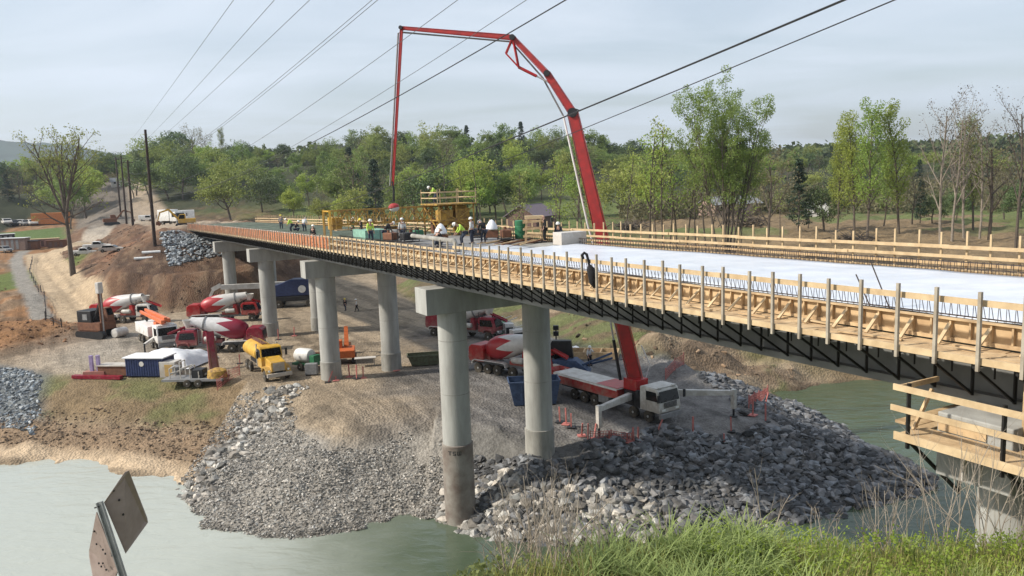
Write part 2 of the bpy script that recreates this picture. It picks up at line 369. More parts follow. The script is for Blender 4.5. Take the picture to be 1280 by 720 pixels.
    col = col*(1-w(sh))+(C(.20,.145,.085)*(1-w(s2))+C(.14,.135,.06)*w(s2))*w(sh)
    gb = (1-sstep(-1, 1.5, pdist([(-40,64.5),(-60,71),(-60,84),(-50,79),(-45.5,75.5),(-43.5,71)], x, y))); col = col*(1-w(gb))+C(.17,.18,.18)*w(gb)
    # beach and wet margins
    be = (1-sstep(2.0, 3.2, dr+(n1-.5)*1.5))*(x < -21); col = col*(1-w(be))+C(.47,.36,.245)*w(be)
    st = sstep(1.5, 3, dr)*(1-sstep(5, 7, dr))*(x < -21)*1.; col = col*(1-w(st))+C(.24,.17,.11)*w(st)
    fan = (1-sstep(8, 11, dr+(n1-.5)*4))*(x >= -22)*(x < -4); col = col*(1-w(fan))+C(.27,.25,.22)*w(fan)
    rr = (1-sstep(6, 8.5, dr+(n1-.5)*2))*(x >= -4)*(x < 30)*(y > 40)*(y<70); col = col*(1-w(rr))+C(.14,.135,.125)*w(rr)
    wet = (1-sstep(.1, .7, dr)); col = col*(1-.45*w(wet))
    # roads at the left
    mo = np.exp(-((x-MOUND[0])/11)**2-((y-MOUND[1])/22)**2); gm = sstep(.3, .5, mo*(.6+.8*n1)); col = col*(1-w(gm))+C(.12,.15,.045)*w(gm)
    d1 = seg_d(x, y, DIRTROAD); mm = 1-sstep(3.0, 4.0, d1+(n2-.5)*.8); col = col*(1-w(mm))+C(.43,.33,.22)*w(mm)
    rut = np.exp(-((np.abs(d1)-1.0)/.35)**2)*mm; col = col*(1-.2*w(rut))
    d2 = seg_d(x, y, GRAVROAD); mm = (1-sstep(1.1, 1.8, d2+(n2-.5)*1.0))*sstep(3.2, 4.0, d1); col = col*(1-w(mm))+C(.26,.24,.21)*w(mm)
    d3 = seg_d(x, y, FARROAD); mm = 1-sstep(3, 4.5, d3); col = col*(1-w(mm))+C(.36,.31,.25)*w(mm)
    # cleared strip under the power line going up the hill
    a = x/np.maximum(y, 1); cs = sstep(-.545, -.535, a)*(1-sstep(-.475, -.465, a))*sstep(280, 320, r)*(1-sstep(560, 600, r))
    col = col*(1-w(cs))+C(.17,.145,.12)*w(cs)
    # near bank soil and litter
    nb = 1-sstep(24, 30, r); col = col*(1-w(nb))+(C(.12,.13,.045)*.9)*w(nb)
    return np.clip(col*(.82+.36*n2[:, None]), .01, .9)
DIRTROAD = [tuple(G(*q).xy) for q in ((113,402,3.3),(90,372,3.9),(66,350,4.6),(48,332,5.4))]+[(-118,200)]
DIRTROAD = [(-50,96),(-60,108),(-70,126),(-86,148),(-101,170),(-117,196),(-128,226)]
GRAVROAD = [(-62,98),(-68,108),(-78,126),(-95,150),(-110,172),(-130,202),(-150,226)]
FARROAD = [(-128,226),(-150,262),(-172,305),(-190,345),(-200,400),(-190,460)]
def terrain_material():
    m = bpy.data.materials.new('ground_earth'); m.use_nodes = True; nt = m.node_tree; N = nt.nodes; L = nt.links; b = N['Principled BSDF']
    b.inputs['Roughness'].default_value = .95; b.inputs['Specular IOR Level'].default_value = .15
    at = N.new('ShaderNodeAttribute'); at.attribute_name = 'Col'
    tc = N.new('ShaderNodeTexCoord'); nz = N.new('ShaderNodeTexNoise'); nz.inputs['Scale'].default_value = 1.7; nz.inputs['Detail'].default_value = 9; nz.inputs['Roughness'].default_value = .72
    L.new(tc.outputs['Object'], nz.inputs[0])
    mr = N.new('ShaderNodeMapRange'); mr.inputs[1].default_value = .3; mr.inputs[2].default_value = .7; mr.inputs[3].default_value = .62; mr.inputs[4].default_value = 1.3; L.new(nz.outputs[0], mr.inputs[0])
    n3 = N.new('ShaderNodeTexNoise'); n3.inputs['Scale'].default_value = 9; n3.inputs['Detail'].default_value = 6; n3.inputs['Roughness'].default_value = .8; L.new(tc.outputs['Object'], n3.inputs[0])
    m3 = N.new('ShaderNodeMapRange'); m3.inputs[1].default_value = .3; m3.inputs[2].default_value = .7; m3.inputs[3].default_value = .72; m3.inputs[4].default_value = 1.25; L.new(n3.outputs[0], m3.inputs[0])
    mm = N.new('ShaderNodeMath'); mm.operation = 'MULTIPLY'; L.new(mr.outputs[0], mm.inputs[0]); L.new(m3.outputs[0], mm.inputs[1])
    mu = N.new('ShaderNodeVectorMath'); mu.operation = 'SCALE'; L.new(at.outputs['Color'], mu.inputs[0]); L.new(mm.outputs[0], mu.inputs['Scale']); L.new(mu.outputs[0], b.inputs['Base Color'])
    vo = N.new('ShaderNodeTexVoronoi'); vo.inputs['Scale'].default_value = 5; L.new(tc.outputs['Object'], vo.inputs[0])
    ad = N.new('ShaderNodeMath'); ad.operation = 'ADD'; L.new(nz.outputs[0], ad.inputs[0]); L.new(vo.outputs[0], ad.inputs[1])
    bp = N.new('ShaderNodeBump'); bp.inputs['Strength'].default_value = .55; bp.inputs['Distance'].default_value = .2; L.new(ad.outputs[0], bp.inputs['Height']); L.new(bp.outputs[0], b.inputs['Normal'])
    return m
def build_terrain():
    rows = np.concatenate([np.geomspace(1.0, 38, 110, endpoint=False), np.arange(38, 125, .3), np.geomspace(125, 600, 240, endpoint=False), np.geomspace(600, 9000, 60)])
    ang = np.concatenate([np.linspace(-85, -38, 60, endpoint=False), np.linspace(-38, 38, 470, endpoint=False), np.linspace(38, 85, 60)])
    ang = np.radians(ang); RR, AA = np.meshgrid(rows, ang, indexing='ij'); x = (RR*np.sin(AA)).ravel(); y = (RR*np.cos(AA)).ravel()-2.0
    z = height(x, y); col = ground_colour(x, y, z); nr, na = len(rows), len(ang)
    i = np.arange(nr*na).reshape(nr, na); q = np.stack([i[:-1, :-1], i[:-1, 1:], i[1:, 1:], i[1:, :-1]], -1).reshape(-1)
    v = np.stack([x, y, z], 1); me = npmesh('ground', v, q[::1], 4, terrain_material(), col, True)
    o = link(me, 'ground'); struct(o)
    # ground behind the photographer
    mb = MB(); n = 24
    vs = [(0,-2.2,16.8)]+[(9000*math.cos(math.pi+math.pi*k/n), -2.2+9000*math.sin(math.pi+math.pi*k/n), 16.8) for k in range(n+1)]
    mb.add(vs, [(0, k+1, k+2) for k in range(n)])
    b = mb.build('ground_behind', mat('back_grass', (.10,.13,.04), .95, vary=.2, scale=.2)); struct(b)
    return o
DIRTROAD = [tuple(GT(*q).xy) for q in ((116,402),(95,380),(75,352),(58,332),(50,318),(82,311),(112,303),(128,282))]
GRAVROAD = [tuple(GT(*q).xy) for q in ((52,400),(42,378),(32,358),(24,338),(20,324),(30,314))]
FARROAD = [tuple(GT(*q).xy) for q in ((112,303),(128,282),(140,276),(175,277))]
MOUND = tuple(GT(6,352).xy)
LAWN = [tuple(GT(*q).xy) for q in ((-30,302),(84,298),(82,284),(-30,285))]
build_terrain()
def build_water():
    m = bpy.data.materials.new('river_water'); m.use_nodes = True; nt = m.node_tree; N = nt.nodes; L = nt.links; b = N['Principled BSDF']
    b.inputs['Roughness'].default_value = .06; b.inputs['IOR'].default_value = 1.33; b.inputs['Specular IOR Level'].default_value = .5
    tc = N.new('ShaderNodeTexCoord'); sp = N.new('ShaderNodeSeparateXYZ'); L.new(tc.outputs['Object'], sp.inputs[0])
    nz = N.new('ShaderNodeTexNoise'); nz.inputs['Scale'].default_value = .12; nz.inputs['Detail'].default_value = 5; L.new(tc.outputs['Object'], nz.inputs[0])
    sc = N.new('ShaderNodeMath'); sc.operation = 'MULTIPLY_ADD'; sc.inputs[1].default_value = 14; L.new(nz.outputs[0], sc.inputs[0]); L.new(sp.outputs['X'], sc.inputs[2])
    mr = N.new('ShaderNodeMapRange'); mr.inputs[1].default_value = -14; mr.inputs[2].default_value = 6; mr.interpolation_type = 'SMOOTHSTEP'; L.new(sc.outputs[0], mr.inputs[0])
    mx = N.new('ShaderNodeMixRGB'); mx.inputs[1].default_value = (.38,.40,.355,1); mx.inputs[2].default_value = (.06,.085,.05,1); L.new(mr.outputs[0], mx.inputs[0]); L.new(mx.outputs[0], b.inputs['Base Color'])  # silt tone along X, with sky reflection (left) and shade (right) painted in
    mp = N.new('ShaderNodeMapping'); mp.inputs['Scale'].default_value = (.55, 1.2, 1); mp.inputs['Rotation'].default_value = (0,0,.5); L.new(tc.outputs['Object'], mp.inputs[0])
    n2 = N.new('ShaderNodeTexNoise'); n2.inputs['Scale'].default_value = .9; n2.inputs['Detail'].default_value = 7; n2.inputs['Roughness'].default_value = .55; n2.inputs['Distortion'].default_value = .6; L.new(mp.outputs[0], n2.inputs[0])
    bp = N.new('ShaderNodeBump'); bp.inputs['Strength'].default_value = .35; bp.inputs['Distance'].default_value = .25; L.new(n2.outputs[0], bp.inputs['Height']); L.new(bp.outputs[0], b.inputs['Normal'])
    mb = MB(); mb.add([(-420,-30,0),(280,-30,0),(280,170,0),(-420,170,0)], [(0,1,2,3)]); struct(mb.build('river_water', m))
build_water()
def build_mountain():
    vs = []; n = 160; fs = []
    def prof(t): return 195+45*math.sin(t*3+1)+18*math.sin(t*9)+(float(fbm(np.array([t*14]), np.array([0.]))[0])-.5)*25
    for i in range(n+1):
        a = R(-62+ 75*i/n); d = 3000; h = prof(i/n*2)*(1 if i < n*.45 else max(.25, 1-(i-n*.45)/(n*.25)))
        for dd, hh in ((d-700, 10), (d-250, h*.55), (d, h), (d+400, 10)):
            vs.append((dd*math.sin(a), dd*math.cos(a), hh+(random.random()*6)))
    for i in range(n):
        for k in range(3): j = i*4+k; fs.append((j, j+4, j+5, j+1))
    mb = MB().add(vs, fs); struct(mb.build('distant_mountain', mat('mountain_forest', (.05,.075,.06), .95, vary=.2, scale=.01), smooth=60))
build_mountain()
# ------------------------------------------------------------------ rocks
def hullrock(n, seed, sq=.72):
    rnd = random.Random(seed); bm = bmesh.new()
    for i in range(n):
        v = Vector((rnd.gauss(0,1), rnd.gauss(0,1), rnd.gauss(0,1))).normalized()*rnd.uniform(.78, 1.08); bm.verts.new(v)
    bmesh.ops.convex_hull(bm, input=bm.verts); bmesh.ops.triangulate(bm, faces=bm.faces)
    loose = [v for v in bm.verts if not v.link_faces]; bmesh.ops.delete(bm, geom=loose, context='VERTS'); bm.verts.index_update()
    V = np.array([v.co[:] for v in bm.verts]); V *= [1.2, .9, sq]; Fa = np.array([[v.index for v in f.verts] for f in bm.faces]); bm.free(); return V, Fa
ROCKS2 = [hullrock(15+i % 4, i) for i in range(12)]; ROCKS1 = [hullrock(9, 50+i) for i in range(10)]
def rockfield(name, label, pts, sizes, protos, m, seed, cat='riprap'):
    rs = np.random.RandomState(seed); VV = []; FF = []; CC = []; k = 0
    for (x, y, z), s in zip(pts, sizes):
        V, Fa = protos[rs.randint(len(protos))]; a = rs.rand()*6.28; t = (rs.rand()-.5)*1.4
        ca, sa = math.cos(a), math.sin(a); ct, st = math.cos(t), math.sin(t)
        M = np.array([[ca,-sa,0],[sa,ca,0],[0,0,1]]) @ np.array([[1,0,0],[0,ct,-st],[0,st,ct]])
        VV.append((V*s*(.8+.5*rs.rand(3))) @ M.T+[x, y, z]); FF.append(Fa+k); k += len(V)
        g = .38+1.15*rs.rand()**1.7; w = rs.rand()*.10-.03; CC.append(np.tile([[g*(1+w), g, g*(1-w*.9)]], (len(V), 1)))
    V = np.concatenate(VV); Fa = np.concatenate(FF); C = np.concatenate(CC)
    o = link(npmesh(name, V, Fa.ravel(), 3, m, C), name); return tag(o, label, cat, None, 'stuff')
def rockmat(name, col):
    m = mat(name, col, .92, vary=.22, scale=2.5, bump=.5, bscale=9, coord='Object'); nt = m.node_tree; N = nt.nodes; L = nt.links; b = N['Principled BSDF']
    src = b.inputs['Base Color'].links[0].from_socket; at = N.new('ShaderNodeAttribute'); at.attribute_name = 'Col'
    mu = N.new('ShaderNodeMixRGB'); mu.blend_type = 'MULTIPLY'; mu.inputs[0].default_value = 1; L.new(src, mu.inputs[1]); L.new(at.outputs['Color'], mu.inputs[2]); L.new(mu.outputs[0], b.inputs['Base Color']); return m
limestone = rockmat('limestone_rock', (.37,.355,.325)); darkstone = rockmat('dark_limestone_rock', (.165,.17,.178)); bluestone = rockmat('blue_grey_stone', (.30,.33,.35)); brownstone = rockmat('brown_field_stone', (.25,.18,.12))
def scatter(n, x0, x1, y0, y1, test, smin, smax, seed, sink=.25, pw=2.2):
    rs = np.random.RandomState(seed); x = x0+(x1-x0)*rs.rand(n); y = y0+(y1-y0)*rs.rand(n); dr = pdist(RIVER, x, y); dp = pdist(PAD, x, y)
    k = test(x, y, dr, dp, rs); x = x[k]; y = y[k]; z = height(x, y); s = smin+(smax-smin)*rs.rand(len(x))**pw
    return np.stack([x, y, z+s*(.5-sink)*.6], 1), s
J = lambda x, y: (fbm(x/2., y/2., 3)-.5)*4
p, s = scatter(26000, -4, 30, 40, 66, lambda x, y, dr, dp, rs: (dr > -.9)&(dr < 7.2+J(x,y)+1.5*(x > 6))&((x < 4)|(y>43))&~((x<4)&(dr>5.2+J(x,y))), .08, .42, 1, pw=2.2)
rockfield('riprap', 'broken grey limestone riprap sloping into the river below the tower boom truck', p, s, ROCKS2, darkstone, 1)
p, s = scatter(3500, -5, 8, 41, 50, lambda x, y, dr, dp, rs: (dr > -.5)&(dr < 3.6+J(x,y)*.6), .12, .48, 11)
rockfield('riprap', 'pale riprap beside the foot of the column standing in the river', p, s, ROCKS2, limestone, 1)
p, s = scatter(46000, -24, -3, 43, 68, lambda x, y, dr, dp, rs: (dr > -.6)&(dr < 9+J(x,y)*1.3+2.5*sstep(-16, -21, x)-3.5*sstep(-9, -5, x)), .03, .12, 2, pw=1.8)
rockfield('gravel_pile', 'fan of pale crushed gravel running down from the yard to the water', p, s, ROCKS1, limestone, 2, 'gravel')
p, s = scatter(2600, -27, -16, 45, 72, lambda x, y, dr, dp, rs: (np.abs(x+22.2+.0*y-(y-52)*.16) < 1.8+J(x,y)*.5)&(dr > 0)&(y<68), .12, .44, 3)
rockfield('riprap', 'larger pale rocks edging the left side of the gravel fan', p, s, ROCKS2, limestone, 3)
p, s = scatter(9000, -62, -40, 58, 80, lambda x, y, dr, dp, rs: (pdist([(-40,64.5),(-60,71),(-60,84),(-50,79),(-45.5,75.5),(-43.5,71)], x, y) < J(x,y)*.4), .1, .27, 4)
rockfield('gravel_bed', 'blue grey stone apron on the left river bank', p, s, ROCKS1, bluestone, 4, 'stones')
p, s = scatter(5000, -48, -18, 56, 74, lambda x, y, dr, dp, rs: (dr > 2.4)&(dr < 7.5+J(x,y))&(x<-22), .05, .19, 5)
rockfield('field_stones', 'small brown stones along the left river bank above the sandy beach', p, s, ROCKS1, brownstone, 5, 'stones')
p, s = scatter(7000, -40, 70, 56, 150, lambda x, y, dr, dp, rs: (dp > -1)&(dp < 9+J(x,y))&(dr > .5)&(x > 5)&(y<110), .06, .42, 6, pw=3)
rockfield('field_stones', 'scattered brown stones on the bare bank across the yard', p, s, ROCKS1, brownstone, 6, 'stones')
p, s = scatter(9000, -110, -34, 95, 215, lambda x, y, dr, dp, rs: (dp > -1)&(fbm(x/6, y/6, 3) > .45)&(pdist(EMB, x, y) > 0)&(seg_d(x, y, DIRTROAD) > 3.5), .05, .26, 16, pw=2.8)
rockfield('earth_clods', 'brown clods and stones on the cut slopes of the embankment', p, s, ROCKS1, rockmat('dark_clod', (.16,.105,.07)), 16, 'clods')
p, s = scatter(3500, -100, -52, 84, 130, lambda x, y, dr, dp, rs: (np.exp(-((x+66)/13)**2-((y-97)/10)**2) > .25)&(seg_d(x, y, DIRTROAD) > 3.5), .05, .3, 17, pw=2.5)
rockfield('earth_clods', 'reddish clods on the dug earth heaps at the left edge of the yard', p, s, ROCKS1, rockmat('red_clod', (.24,.13,.07)), 17, 'clods')
def abut():
    rs = np.random.RandomState(9); pts = []; ss = []
    for i in range(3200):
        s = 126+rs.rand()*21; n = 12+rs.rand()*16; P = BP(s, n)
        z = hz(P.x, P.y)
        if 8.6+.12*(n-9) < z < 14.2 and s>130+.25*(n-9): pts.append((P.x, P.y, z+.1)); ss.append(.16+.28*rs.rand()**2)
    rockfield('riprap', 'blue grey riprap on the slope under the far end of the bridge', pts, ss, ROCKS2, bluestone, 8)
abut()
# ================================================================== BRIDGE
BENTS = [10.2, 42.5, 69.7, 95.0, 121.0]
S0, S1 = -3., 148.
def strip(mb, na, nb, za, zb, s0=S0, s1=S1, step=4.):     # beam following the deck profile; za, zb relative to the deck surface
    k = max(1, int(round((s1-s0)/step))); vs = []; fs = []
    for i in range(k+1):
        s = s0+(s1-s0)*i/k; d = DZ(s); vs += [BP(s,na,d+za), BP(s,nb,d+za), BP(s,nb,d+zb), BP(s,na,d+zb)]
    for i in range(k):
        a = 4*i; fs += [(a,a+4,a+5,a+1), (a+1,a+5,a+6,a+2), (a+2,a+6,a+7,a+3), (a+3,a+7,a+4,a)]
    fs += [(0,1,2,3), (4*k+3,4*k+2,4*k+1,4*k)]
    return mb.add(vs, fs)
def bbox(mb, s0, s1, n0, n1, z0, z1):
    vs = [BP(s,n,z) for z in (z0,z1) for s,n in ((s0,n0),(s1,n0),(s1,n1),(s0,n1))]
    return mb.add(vs, [(0,3,2,1),(4,5,6,7),(0,1,5,4),(1,2,6,5),(2,3,7,6),(3,0,4,7)])
def deckmat(name, c1, c2, sc, line=None):
    return mat(name, c1, .8, scale=sc, col2=c2, bump=.3, bscale=3)
def build_bridge():
    t = thing('highway_bridge', 'unfinished concrete highway bridge on round columns crossing the river', 'bridge', BP(-1, 22.3, 0))
    iv = Matrix.Translation(-t.location)
    def put(mb, name, m, par=t, **k): mb.v = [tuple(iv @ Vector(v)) for v in mb.v]; return mb.build(name, m, par, **k)
    put(strip(MB(), 17.9, 26.8, -.25, 0), 'deck_slab', conc_old)
    for n in (18.7, 20.6, 22.4, 24.2, 26.0):
        g = MB(); strip(g, n-.38, n+.38, -.45, -.255); strip(g, n-.10, n+.10, -1.75, -.45); strip(g, n-.36, n+.36, -1.95, -1.75)
        put(g, 'girder', girderm)
    for i, s in enumerate(BENTS):
        zt = DZ(s)-1.95; zb = zt-1.5
        c = MB(); bbox(c, s-.85, s+.85, 16.9, 26.6, zb, zt-.005)
        cap = put(c, 'pier_cap', concrete, bevel=.03)
        b = MB()
        for n in (18.7, 20.6, 22.4, 24.2, 26.0): bbox(b, s-.4, s+.4, n-.3, n+.3, zt, zt+.05)
        for j, n in enumerate((18.8, 24.5)):
            p = BP(s, n); g0 = hz(p.x, p.y); q = MB()
            split = 4.9 if i <= 1 and j == 0 else (g0+1.6)
            M = Matrix.Translation((p.x, p.y, 0))
            q.lathe([(.86, split), (.86, zb)], 40, M)
            cl = put(q, 'column', concrete, smooth=40)
            w = MB(); w.lathe([(.93, min(g0, 0)-2), (.93, split-.0), (.89, split+.03), (.865, split+.03)], 40, M)
            put(w, 'drilled_shaft' if i <= 1 and j == 0 else 'column_base', mat('stained_shaft_concrete', (.27,.25,.22), .9, scale=1.1, col2=(.15,.115,.095), bump=.3, bscale=12) if g0 < 1.5 else conc_old, smooth=40)
            for zz in ([split+3.1, split+6.3] if i <= 3 else []): put(MB().lathe([(.872, zz), (.872, zz+.025)], 40, M), 'form_joint', conc_old)
    a = MB(); zt = DZ(148)-1.95
    bbox(a, 147.4, 149.4, 16.9, 27.6, zt-1.6, zt); bbox(a, 148.9, 149.6, 16.9, 27.6, zt, zt+1.9); put(a, 'abutment', concrete)
    # surveyed mark on the shaft in the water
    p = BP(42.5, 18.8); dirv = Vector((-p.x, -p.y, 0)).normalized(); mk = MB(); base = math.atan2(dirv.y, dirv.x)-.12
    def arc(u0, u1, z0, z1):
        k = 4; vs = []
        for i in range(k+1):
            an = base+(u0+(u1-u0)*i/k)/.935; x = p.x+.936*math.cos(an); y = p.y+.936*math.sin(an); vs += [(x,y,z0),(x,y,z1)]
        mk.add(vs, [(2*i, 2*i+2, 2*i+3, 2*i+1) for i in range(k)])
    zc = 4.4
    # T
    arc(-.50,-.26,zc+.20,zc+.25); arc(-.41,-.35,zc,zc+.20)
    # S
    arc(-.2,.0,zc+.20,zc+.25); arc(-.2,-.15,zc+.13,zc+.20); arc(-.2,.0,zc+.09,zc+.13); arc(-.05,.0,zc+.04,zc+.09); arc(-.2,.0,zc,zc+.04)
    # W
    for u in (.07,.17,.27): arc(u,u+.045,zc,zc+.25)
    arc(.07,.315,zc,zc+.05)
    put(mk, 'painted_mark', blackp)
    return t
build_bridge()
# curing sheets, fresh concrete and the green bar mat are laid on the slab
def laid(name, s0, s1, n0, n1, m, label, cat, dz=.004, th=.03, wave=.0, skew=0., seed=1):
    rnd = random.Random(seed); ks = int((s1-s0)/.5); kn = int((n1-n0)/.45); vs = []; fs = []
    for i in range(ks+1):
        for j in range(kn+1):
            s = s0+(s1-s0)*i/ks; n = n0+(n1-n0)*j/kn; s += skew*(n-n0)*(i/ks)
            w = wave*(float(fbm(np.array([s*.8+seed]), np.array([n*1.3]), 3)[0])-.3)*2
            vs.append(BP(s, n, DZ(s)+dz+th+max(0, w)))
    for i in range(ks):
        for j in range(kn): a = i*(kn+1)+j; fs.append((a, a+kn+1, a+kn+2, a+1))
    k = len(vs); edge = [i*(kn+1) for i in range(ks+1)]
    o = MB().add(vs, fs); 
    me = o.build(name, m, smooth=60); mod = me.modifiers.new('thick', 'SOLIDIFY'); mod.thickness = th*.8; mod.offset = -1
    return tag(me, label, cat)
sheet = mat('white_curing_sheet', (.67,.70,.75), .32, scale=.5, bump=.9, bscale=1.1, spec=.5, col2=(.53,.57,.64), stretch=(1,1.6,1), detail=8.)
laid('curing_sheet', -3, 40.2, 18.15, 26.3, sheet, 'white plastic curing sheet covering the finished bridge deck', 'curing sheet', wave=.035, seed=3)
laid('curing_sheet', 40.4, 44.0, 18.15, 23.4, mat('grey_curing_sheet', (.50,.52,.55), .4, vary=.06, scale=.6, bump=.2, bscale=2), 'greyish curing sheet strip at the end of the covered deck nearest the workers', 'curing sheet', wave=.03, seed=5)
laid('fresh_concrete', 44.2, 62.0, 18.15, 26.5, mat('wet_concrete', (.24,.235,.225), .5, vary=.12, scale=1.5), 'strip of fresh wet grey concrete on the bridge deck', 'wet concrete', wave=.01, seed=7)
def barmat():
    t = thing('bar_mat', 'green epoxy coated reinforcing bars laid in a grid on the far bridge deck', 'bar mat', BP(63, 22.3, DZ(63)))
    iv = Matrix.Translation(-t.location); a = MB(); b = MB()
    for k in range(30): n = 18.2+k*.285; strip(a, n-.02, n+.02, .07, .11, 62.4, 147.5, 8)
    for k in range(170):
        s = 62.4+k*.5; d = DZ(s); b.bar(BP(s, 18.1, d+.13), BP(s, 26.6, d+.13), .04)
    for mb, nm in ((a, 'lengthwise_bars'), (b, 'crosswise_bars')):
        mb.v = [tuple(iv @ Vector(v)) for v in mb.v]; mb.build(nm, epoxy, t)
barmat()
# ------------------------------------------------------------------ edge formwork, walkways and guard rails
WK = -.50
def formwork(side):
    near = side < 0
    E = 17.9 if near else 26.8; sg = -1 if near else 1
    W = 16.62 if near else 28.1
    lab = ('timber edge form and plank walkway with guard rail along the near side of the bridge' if near else 'timber walkway with tall posts and rails along the far side of the bridge')
    t = thing('edge_formwork', lab, 'formwork', BP(0, W, DZ(0)+WK))
    iv = Matrix.Translation(-t.location); rnd = random.Random(3 if near else 4)
    def put(mb, name, m, par=t, **k): mb.v = [tuple(iv @ Vector(v)) for v in mb.v]; return mb.build(name, m, par, **k)
    end = 147.5
    def st(na, nb, za, zb, s0=S0, s1=end, mb=None): return strip(mb or MB(), min(na,nb), max(na,nb), za, zb, s0, s1, 4.)
    put(st(E+sg*.003, E+sg*.022, WK+.03, .03), 'form_panel', ply)
    put(st(E-sg*.02, E+sg*.15, .034, .072), 'top_plank', wood)
    put(st(E+sg*.024, E+sg*.11, WK+.03, WK+.12), 'sole_plate', wood)
    # walkway planks: several lengths so the joints and tints vary
    pn = 5; wdt = (abs(W-E)-.14)/pn
    for j in range(pn):
        n0 = E+sg*(.13+j*wdt); n1 = n0+sg*(wdt-.02); mb = MB(); s = S0-rnd.random()*2
        while s < end:
            e = min(end, s+4.2+rnd.random()*.7); h = rnd.uniform(-.012, .012); st(n0, n1, WK-.04+h, WK+h, s, e-.03, mb); s = e
        put(mb, 'walkway_plank', wood)
    put(st(W+sg*.0, W+sg*.045, WK-.13, WK+.02), 'edge_board', wood_pale)
    put(st(W+sg*.3 if not near else W-.0+.30, (W+sg*.3 if not near else W+.30)+.1, WK-.14, WK-.05), 'joist', wood)
    # studs and diagonal kickers behind the form
    stud = MB(); kick = MB(); s = S0; k = 0
    mid = 62 if near else 50
    while s < mid:
        d = DZ(s); a = BP(s, E+sg*.07, d+WK+.12); b = BP(s, E+sg*.07, d+.03); stud.bar(a, b, .045, .09, BN)
        if k % 2 == 0:
            q = BP(s+rnd.uniform(-.05,.05)-.0, E+sg*.62, d+WK+.02); kick.bar(q, BP(s+.02, E+sg*.09, d-.06), .045, .09, BU)
        s += .48; k += 1
    put(stud, 'stud', wood)['kind'] = 'stuff'; put(kick, 'kicker_brace', wood_pale)['kind'] = 'stuff'
    # guard posts, one mesh each
    far = MB(); s = -2.4; cnt = 0; bfar = MB()
    while s < end:
        js = s+rnd.uniform(-.09, .09); d = DZ(js); hi = (1.46 if js < 40 else 1.1)+rnd.uniform(-.05, .05)
        if not near: hi = 1.76+rnd.uniform(-.08,.08)
        mb = MB() if cnt < 100 else far; lean = rnd.uniform(-.02, .02)
        N = W-sg*.0+sg*(.09); mb.bar(BP(js, N, d+WK-.26), BP(js+lean, N+lean, d+WK+hi), .075 if near else .07, .07, BU)
        if near and cnt < 100: b = MB()
        else: b = bfar
        if near:
            O = W+.02; I = 18.25
            b.bar(BP(js+.16, O, d+WK-.2), BP(js+.16, I, d+WK-.2), .06, .08); b.bar(BP(js+.16, O+.05, d+WK-.24), BP(js+.16, I+.02, d-1.78), .055)
            b.bar(BP(js+.16, I, d+WK-.2), BP(js+.16, I, d-1.80), .06); b.bar(BP(js+.16, O+.8, d+WK-.2), BP(js+.16, O+.8, d+WK-.6), .03)
        else:
            b.bar(BP(js+.16, W, d+WK-.2), BP(js+.16, 26.3, d+WK-.2), .06, .08); b.bar(BP(js+.16, W, d+WK-.24), BP(js+.16, 26.3, d-1.75), .055)
        if cnt < 100:
            put(mb, 'guard_post', wood_grey if near else wood_pale)
            if near: put(b, 'bracket', steel_dark)
        s += .95; cnt += 1
    if far.v: put(far, 'guard_post', wood_grey if near else wood_pale)['kind'] = 'stuff'
    if bfar.v: put(bfar, 'bracket', steel_dark)['kind'] = 'stuff'
    # rails in lengths
    def rail(z, h, s0, s1, m, off=.045, name='rail'):
        s = s0; i = 0
        while s < s1:
            e = min(s1, s+4.6+rnd.random()); mb = MB(); o = rnd.uniform(-.015, .015)
            na = W+sg*(-.005 if near else .0)+(-sg)*off*(1+ (i % 2)*.9)
            strip(mb, na-.02, na+.02, z+WK+o, z+WK+h+o, s, e+.25, 2.5); put(mb, name, m); s = e; i += 1
    if near:
        rail(1.11, .14, -3, 37, wood_pale); rail(.92, .12, 37, 62, wood_pale); rail(.42, .12, 37, 62, wood_pale)
        rail(.92, .07, 62, end, whitep); rail(.42, .07, 62, end, whitep)
        mm = MB(); strip(mm, W-.03, W-.02, WK+.05, WK+.94, 60, end); put(mm, 'safety_mesh', MESHM)
    else:
        rail(1.18, .13, -3, end, wood_pale); rail(.82, .12, -3, end, wood_pale); rail(.58, .10, -3, end, wood)
    return t
def mesh_mat():
    m = mat('orange_mesh_fence', (.62,.24,.11), .85, scale=3, col2=(.46,.16,.07)); nt = m.node_tree; N = nt.nodes; L = nt.links; b = N['Principled BSDF']
    tc = N.new('ShaderNodeTexCoord'); w = N.new('ShaderNodeTexNoise'); w.inputs['Scale'].default_value = 7; L.new(tc.outputs['Object'], w.inputs[0])
    g = N.new('ShaderNodeMapRange'); g.inputs[1].default_value = .40; g.inputs[2].default_value = .52; L.new(w.outputs[0], g.inputs[0]); L.new(g.outputs[0], b.inputs['Alpha']); return m
MESHM = mesh_mat()
formwork(-1); formwork(1)
_r = random.Random(44)
for i in range(22):
    s = 6+i*2.1+_r.random(); n = _r.uniform(16.85, 17.5); z = DZ(s)+WK+.045+_r.random()*.03; a = _r.uniform(-.5, .5); l = _r.uniform(.25, .9)
    o = MB().bar(BP(s-l*math.cos(a), n-l*.4*math.sin(a), z), BP(s+l*math.cos(a), n+l*.4*math.sin(a), z+_r.random()*.04), .09, .04).build('loose_board', [wood, wood_pale, ply][i % 3]); tag(o, 'short loose board lying on the near walkway, '+['far part by the pour','middle part','near part at the right'][0 if s > 36 else 1 if s > 20 else 2], 'board', 'loose boards on the walkway')
